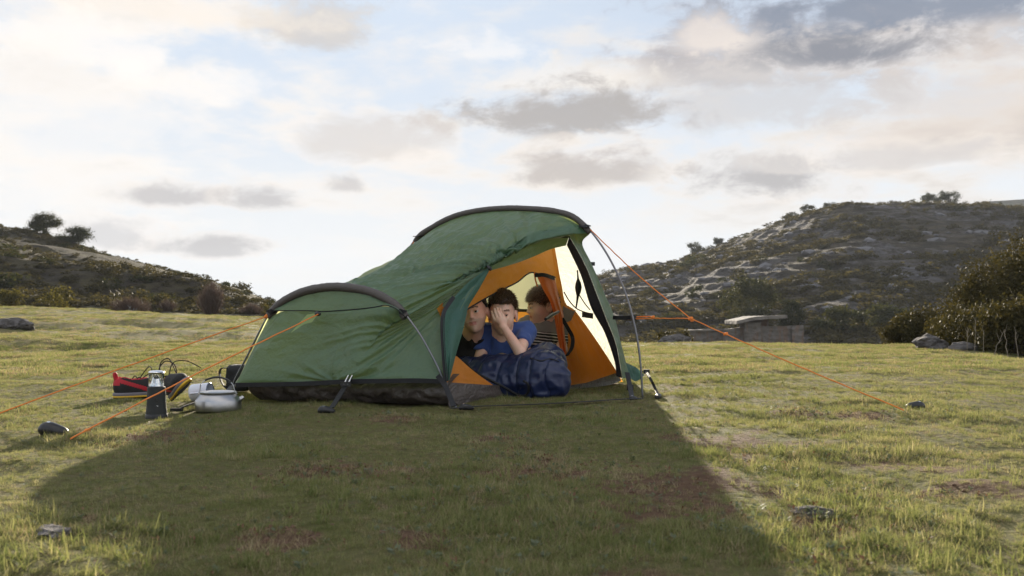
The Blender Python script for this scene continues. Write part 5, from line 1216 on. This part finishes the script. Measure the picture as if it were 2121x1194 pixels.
shrub('small yellow green bush beside the tent hoop', gl(552, 50), (.34, .3, .4), 1200, .05, 55, M['lf_broom'], 'broom bushes below the left slope')
shrub('huge dark rounded bush behind the spring house', (bp := by_row(hr, 1553, 668, 66, 140)), (56 * bp[1] / F, 56 * bp[1] / F * .9, 50 * bp[1] / F), 6500, .13, 56, M['lf_dark'], 'dark bushes below the rocky hill', hz_=.8)
shrub('dark bush just beyond the end pillar of the spring house', (bp := by_row(hr, 1640, 686, 66, 140)), (24 * bp[1] / F, 24 * bp[1] / F * .9, 34 * bp[1] / F), 3000, .12, 57, M['lf_dark'], 'dark bushes below the rocky hill', hz_=.7)
shrub('dark thicket between the spring house and the big sunlit bushes', (bp := by_row(hr, 1745, 690, 66, 140)), (48 * bp[1] / F, 48 * bp[1] / F * .9, 30 * bp[1] / F), 4200, .13, 58, M['lf_dark'], 'dark bushes below the rocky hill', hz_=.7)
shrub('wide dark thicket behind the low end of the sunlit bushes', (bp := by_row(hr, 1835, 688, 66, 140)), (50 * bp[1] / F, 50 * bp[1] / F * .9, 32 * bp[1] / F), 4200, .13, 59, M['lf_dark'], 'dark bushes below the rocky hill', hz_=.7)
# big sunlit bushes at the edge of the meadow
BIG = 'sunlit bushes at the meadow edge'
for i, (px, py, y, rx, rz, lb) in enumerate([(1882, 692, 17.5, .42, .36, 'lowest rounded bush at the tip of the sunlit bushes'), (1945, 690, 17.0, .55, .50, 'second bush up from the tip of the sunlit bushes'),
        (1985, 700, 15.5, .45, .40, 'brown green bush bulging forward over the flat boulder'), (2010, 690, 17.0, .62, .78, 'middle bush of the rising sunlit row'), (2062, 690, 16.8, .62, 1.05, 'leafy bush below the tallest of the sunlit row'),
        (2118, 690, 16.4, .70, 1.30, 'tallest bush of the sunlit row, leaves catching the light'), (2180, 690, 16.4, .85, 1.35, 'bush beyond the tallest at the end of the sunlit row'), (2050, 720, 13.6, .62, .42, 'low dark bush with dry stalks before the sunlit row'),
        (2105, 728, 12.6, .55, .42, 'low dark bush beside dry grey twigs at the meadow edge'), (2170, 730, 12.4, .65, .60, 'round bush at the end of the low front row')]):
    q = gp(px, 700); p_ = gl(px, y); p_[2] = min(p_[2], at(px, py + 12, y)[2])
    shrub(lb, p_, (rx, rx * .9, rz), int(9500 * (.5 + rz)), .026, 70 + i, M['lf_bush'], BIG, 'bush', 9, 46, -.6, .42)
for i, (px, y) in enumerate([(2003, 12.4), (2018, 12.2), (2036, 12.0), (2058, 11.8), (2088, 11.6), (2110, 11.4)]):
    mb = MB(); rr_ = np.random.default_rng(i); p_ = gl(px, y); tp = np.array((rr_.normal(0, .06), 0, rr_.uniform(.25, .42))); limb_mb(mb, (0, 0, 0), tp, .005, .002, rr_, .02)
    for k_ in range(3): t_ = rr_.uniform(.5, .95); limb_mb(mb, tp * t_, tp * t_ + rr_.normal(0, .03, 3) + (0, 0, .06), .003, .0015, rr_, .03)
    o = mb.build('dry_stalk', plain('dry_stalk_wood', (.20, .17, .13), .9) if i == 0 else bpy.data.materials['dry_stalk_wood']); o.location = p_
    tag(o, 'dry pale stalk standing in front of the low dark bushes', 'stalk', 'dry stalks before the bushes')
for px, y, lb in ((1382, 22.5, 'small sunlit plant growing on the left of the pale boulder'), (1412, 22.3, 'small sunlit plant growing on the right of the pale boulder')):
    p_ = gl(px, y); shrub(lb, p_ + (0, 0, .06), (.24, .22, .22), 500, .035, int(px), M['lf_bush'], 'plants on the pale boulder', 'plant', 4, 12)
mb = MB(); rr_ = np.random.default_rng(9); p_ = gl(274, 39)
for k_ in range(4): limb_mb(mb, (0, 0, 0), ((k_ - 1.5) * .12, 0, rr_.uniform(.25, .38)), .03, .012, rr_)
o = mb.build('stump', M['lime']); o.location = p_; tag(o, 'pale forked dead stump before the wide bare shrub', 'stump')
# ------------------------------------------------------------------ grass: far too many blades to count
def tuft(name, seed, n, rad, h0, h1, w, lean, mat, seg=3, droop=.5):
    r_ = np.random.default_rng(seed); vs = []; fs = []; tint = []
    for k_ in range(n):
        a = r_.uniform(0, 6.28); rr = rad * math.sqrt(r_.random()); b = np.array((math.cos(a) * rr, math.sin(a) * rr, -.004)); hh = r_.uniform(h0, h1)
        da = r_.uniform(0, 6.28); ln = abs(r_.normal(0, lean)); d = np.array((math.cos(da) * ln, math.sin(da) * ln, 1.0)); d /= np.linalg.norm(d)
        sd = np.array((-math.sin(da), math.cos(da), 0)) if r_.random() > .5 else np.array((math.cos(da), math.sin(da), 0)); i0 = len(vs); t = r_.random(); p = b.copy()
        for s in range(seg + 1):
            f_ = s / seg; ww = w * (1 - f_ ** 1.6) * r_.uniform(.85, 1.15)
            if s < seg: vs += [p - sd * ww, p + sd * ww]
            else: vs.append(p)
            p = p + d * hh / seg; d = d + np.array((math.cos(da), math.sin(da), 0)) * droop / seg * ln * 1.5 + np.array((0, 0, -droop * .35 / seg)); d /= np.linalg.norm(d)
        for s in range(seg - 1): fs.append((i0 + 2*s, i0 + 2*s + 1, i0 + 2*s + 3, i0 + 2*s + 2)); tint.append(t)
        fs.append((i0 + 2*seg - 2, i0 + 2*seg - 1, i0 + 2*seg)); tint.append(t)
    me = bpy.data.meshes.new(name); me.from_pydata([tuple(v) for v in vs], [], fs); me.materials.append(mat)
    me.attributes.new('tint', 'FLOAT', 'FACE').data.foreach_set('value', np.array(tint, np.float32)); return bpy.data.objects.new(name, me)
def rosette(name, seed, mat, n=11, L_=.014):
    r_ = np.random.default_rng(seed); vs = []; fs = []; tint = []
    for k_ in range(n):
        a = r_.uniform(0, 6.28); c, s = math.cos(a), math.sin(a); l = L_ * r_.uniform(.6, 1.3); z = r_.uniform(.004, .022); o_ = r_.uniform(0, .012); up = r_.uniform(.1, .8); i0 = len(vs); w = l * .32
        for u_, v_ in ((0, 0), (.5, -1), (1, 0), (.5, 1)): vs.append((c * (o_ + u_ * l) - s * v_ * w, s * (o_ + u_ * l) + c * v_ * w, z + up * u_ * l))
        fs.append((i0, i0 + 1, i0 + 2, i0 + 3)); tint.append(r_.random())
    me = bpy.data.meshes.new(name); me.from_pydata(vs, [], fs); me.materials.append(mat)
    me.attributes.new('tint', 'FLOAT', 'FACE').data.foreach_set('value', np.array(tint, np.float32)); return bpy.data.objects.new(name, me)
M['g1'] = leafmat('grass_blades', [(.080, .110, .036), (.150, .178, .066), (.24, .24, .115), (.42, .38, .25)], .45, (1.42, 1.33, 1.0))
M['g2'] = leafmat('straw_blades', [(.22, .17, .10), (.34, .28, .18), (.42, .36, .25)], .35, (1.3, 1.2, .85))
M['g3'] = leafmat('herb_leaves', [(.09, .115, .06), (.13, .15, .09), (.18, .20, .14)], .35, (1.3, 1.3, .8))
M['g4'] = leafmat('dead_leaves', [(.11, .06, .035), (.17, .10, .06), (.27, .19, .11)], .2, (1.2, .9, .7))
def clod(name, seed):
    v, f = rock_geo(seed, 1, .5, 1.2); me = bpy.data.meshes.new(name); me.from_pydata((v * np.array((.009, .008, .005))).tolist(), [], f); me.materials.append(M['clod']); return bpy.data.objects.new(name, me)
M['clod'] = plain('soil_clod', (.13, .075, .048), .95, var=.3, scale=60)
kinds = bpy.data.collections.new('grass_kinds')
T_ = [tuft('t00', 1, 44, .034, .014, .034, .00095, .95, M['g1']), tuft('t01', 2, 44, .036, .016, .042, .00100, 1.1, M['g1']), tuft('t02', 3, 40, .036, .012, .030, .00095, 1.4, M['g1']),
      tuft('t03', 4, 34, .032, .022, .056, .00125, .9, M['g1']), tuft('t04', 5, 26, .030, .028, .068, .0020, .7, M['g1'], 4, .8), tuft('t05', 6, 30, .042, .012, .034, .0009, 1.4, M['g2'], 3, .2),
      rosette('t06', 7, M['g3']), rosette('t07', 8, M['g3'], 16, .010), rosette('t08', 9, M['g4'], 6, .010), tuft('t09', 10, 60, .085, .016, .040, .0024, .8, M['g1'], 2), tuft('t10', 11, 40, .095, .012, .034, .0026, 1.3, M['g2'], 2, .2), clod('t11', 61), clod('t12', 62)]
for o in T_: kinds.objects.link(o)
inner_poly = [(-1.35, 5.08), (-.27, 4.76), (.80, 6.55), (-.30, 7.25), (-1.25, 5.5)]
def inside(x, y, poly):
    c = np.zeros(x.shape, bool); j = len(poly) - 1
    for i in range(len(poly)):
        xi, yi = poly[i]; xj, yj = poly[j]; c ^= ((yi > y) != (yj > y)) & (x < (xj - xi) * (y - yi) / (yj - yi + 1e-12) + xi); j = i
    return c
pts, rot, scl, idx = [], [], [], []
r_ = np.random.default_rng(77)
def scatter(r0, r1, dens, smin_, smax_, table, half=R(38)):
    n = int(half * (r1 * r1 - r0 * r0) * dens); rr = np.sqrt(r_.uniform(r0 * r0, r1 * r1, n)); a = r_.uniform(-half, half, n); x, y = rr * np.sin(a), rr * np.cos(a)
    thin = np.clip(1.0 - .82 * bare(x, y), .18, 1); hgt = .42 + .58 * sstep(n2d(x, y, 2.6, 4, 203), -.35, .7)
    for cx_, cy_, rr_ in ((kx, ky, .17), (lx, ly, .10), (mx_, my_, .10), (s1[0] + .12, s1[1] + .03, .2)): hgt = np.where(np.hypot(x - cx_, y - cy_) < rr_, hgt * .45, hgt)   # trodden turf round the things
    keep = (r_.random(n) < thin) & ~inside(x, y, inner_poly); x, y, hgt = x[keep], y[keep], hgt[keep]; n = len(x)
    k_ = r_.choice(len(table), n, p=np.array([q[1] for q in table]) / sum(q[1] for q in table)); k_ = np.array([q[0] for q in table])[k_]
    pts.append(np.stack([x, y, H(x, y)], 1)); rot.append(np.stack([r_.normal(0, .12, n), r_.normal(0, .12, n), r_.uniform(0, 6.28, n)], 1)); scl.append(hgt * r_.uniform(smin_, smax_, n)); idx.append(k_)
near_t = [(0, 22), (1, 20), (2, 20), (3, 9), (4, 2.2), (5, 26), (6, 5), (7, 5), (8, 4.5)]
scatter(1.0, 3.4, 3000, .38, .95, near_t); scatter(3.4, 8.0, 1500, .42, .95, near_t)
scatter(8.0, 17, 330, .7, 1.2, [(9, 6), (10, 5)]); scatter(17, 46, 66, 1.0, 1.7, [(9, 6), (10, 5)])
# litter, dry stems and stunted tufts on the bare soil
for q in PATCH:
    n = int(1700 * q[2] * q[2] * 4) + 14; x = r_.normal(q[0], q[2] * .7, n); y = r_.normal(q[1], q[2] * .9, n)
    pts.append(np.stack([x, y, H(x, y)], 1)); rot.append(np.stack([r_.normal(0, .2, n), r_.normal(0, .2, n), r_.uniform(0, 6.28, n)], 1)); scl.append(r_.uniform(.35, .9, n)); idx.append(r_.choice([5, 5, 8, 2, 6, 11, 12, 11, 12], n))
# taller bright tufts in the foreground
def clump_at(px, py, n, spread):
    q = gp(px, py); x = r_.normal(q[0], spread, n); y = r_.normal(q[1], spread, n)
    pts.append(np.stack([x, y, H(x, y)], 1)); rot.append(np.stack([r_.normal(0, .1, n), r_.normal(0, .1, n), r_.uniform(0, 6.28, n)], 1)); scl.append(r_.uniform(.42, .75, n)); idx.append(np.full(n, 4))
for q in [(1740, 1050, 16, .07), (1650, 1120, 22, .09), (1900, 1080, 18, .08), (2060, 1000, 16, .1), (120, 1090, 18, .07), (90, 1170, 22, .08), (700, 1060, 16, .1), (640, 1000, 14, .1), (1900, 1170, 25, .10), (2080, 1150, 20, .10), (1450, 880, 10, .10), (1000, 1080, 12, .10), (300, 800, 14, .15), (230, 850, 16, .12)]: clump_at(*q)
pts = np.vstack(pts); rot = np.vstack(rot); scl = np.concatenate(scl); idx = np.concatenate(idx)
me = bpy.data.meshes.new('grass'); me.vertices.add(len(pts)); me.vertices.foreach_set('co', pts.astype(np.float32).ravel())
me.attributes.new('rot', 'FLOAT_VECTOR', 'POINT').data.foreach_set('vector', rot.astype(np.float32).ravel())
me.attributes.new('scl', 'FLOAT', 'POINT').data.foreach_set('value', scl.astype(np.float32)); me.attributes.new('idx', 'INT', 'POINT').data.foreach_set('value', idx.astype(np.int32))
grass = bpy.data.objects.new('grass', me); C.objects.link(grass); tag(grass, 'short sunlit meadow grass with straw and small herbs', 'grass', kind='stuff')
ng = bpy.data.node_groups.new('grass_scatter', 'GeometryNodeTree'); ng.interface.new_socket('Geometry', in_out='INPUT', socket_type='NodeSocketGeometry'); ng.interface.new_socket('Geometry', in_out='OUTPUT', socket_type='NodeSocketGeometry')
N = ng.nodes; gi, go = N.new('NodeGroupInput'), N.new('NodeGroupOutput'); ci = N.new('GeometryNodeCollectionInfo'); ci.inputs['Collection'].default_value = kinds; ci.inputs['Separate Children'].default_value = True; ci.inputs['Reset Children'].default_value = True
ip_ = N.new('GeometryNodeInstanceOnPoints'); ip_.inputs['Pick Instance'].default_value = True
def named(nm, ty): q = N.new('GeometryNodeInputNamedAttribute'); q.data_type = ty; q.inputs['Name'].default_value = nm; return next(s for s in q.outputs if s.enabled)
er = N.new('FunctionNodeEulerToRotation'); L = ng.links.new
L(named('rot', 'FLOAT_VECTOR'), er.inputs[0]); L(gi.outputs[0], ip_.inputs['Points']); L(ci.outputs[0], ip_.inputs['Instance']); L(named('idx', 'INT'), ip_.inputs['Instance Index']); L(er.outputs[0], ip_.inputs['Rotation']); L(named('scl', 'FLOAT'), ip_.inputs['Scale']); L(ip_.outputs[0], go.inputs[0])
md = grass.modifiers.new('scatter', 'NODES'); md.node_group = ng
print('grass tufts', len(pts))
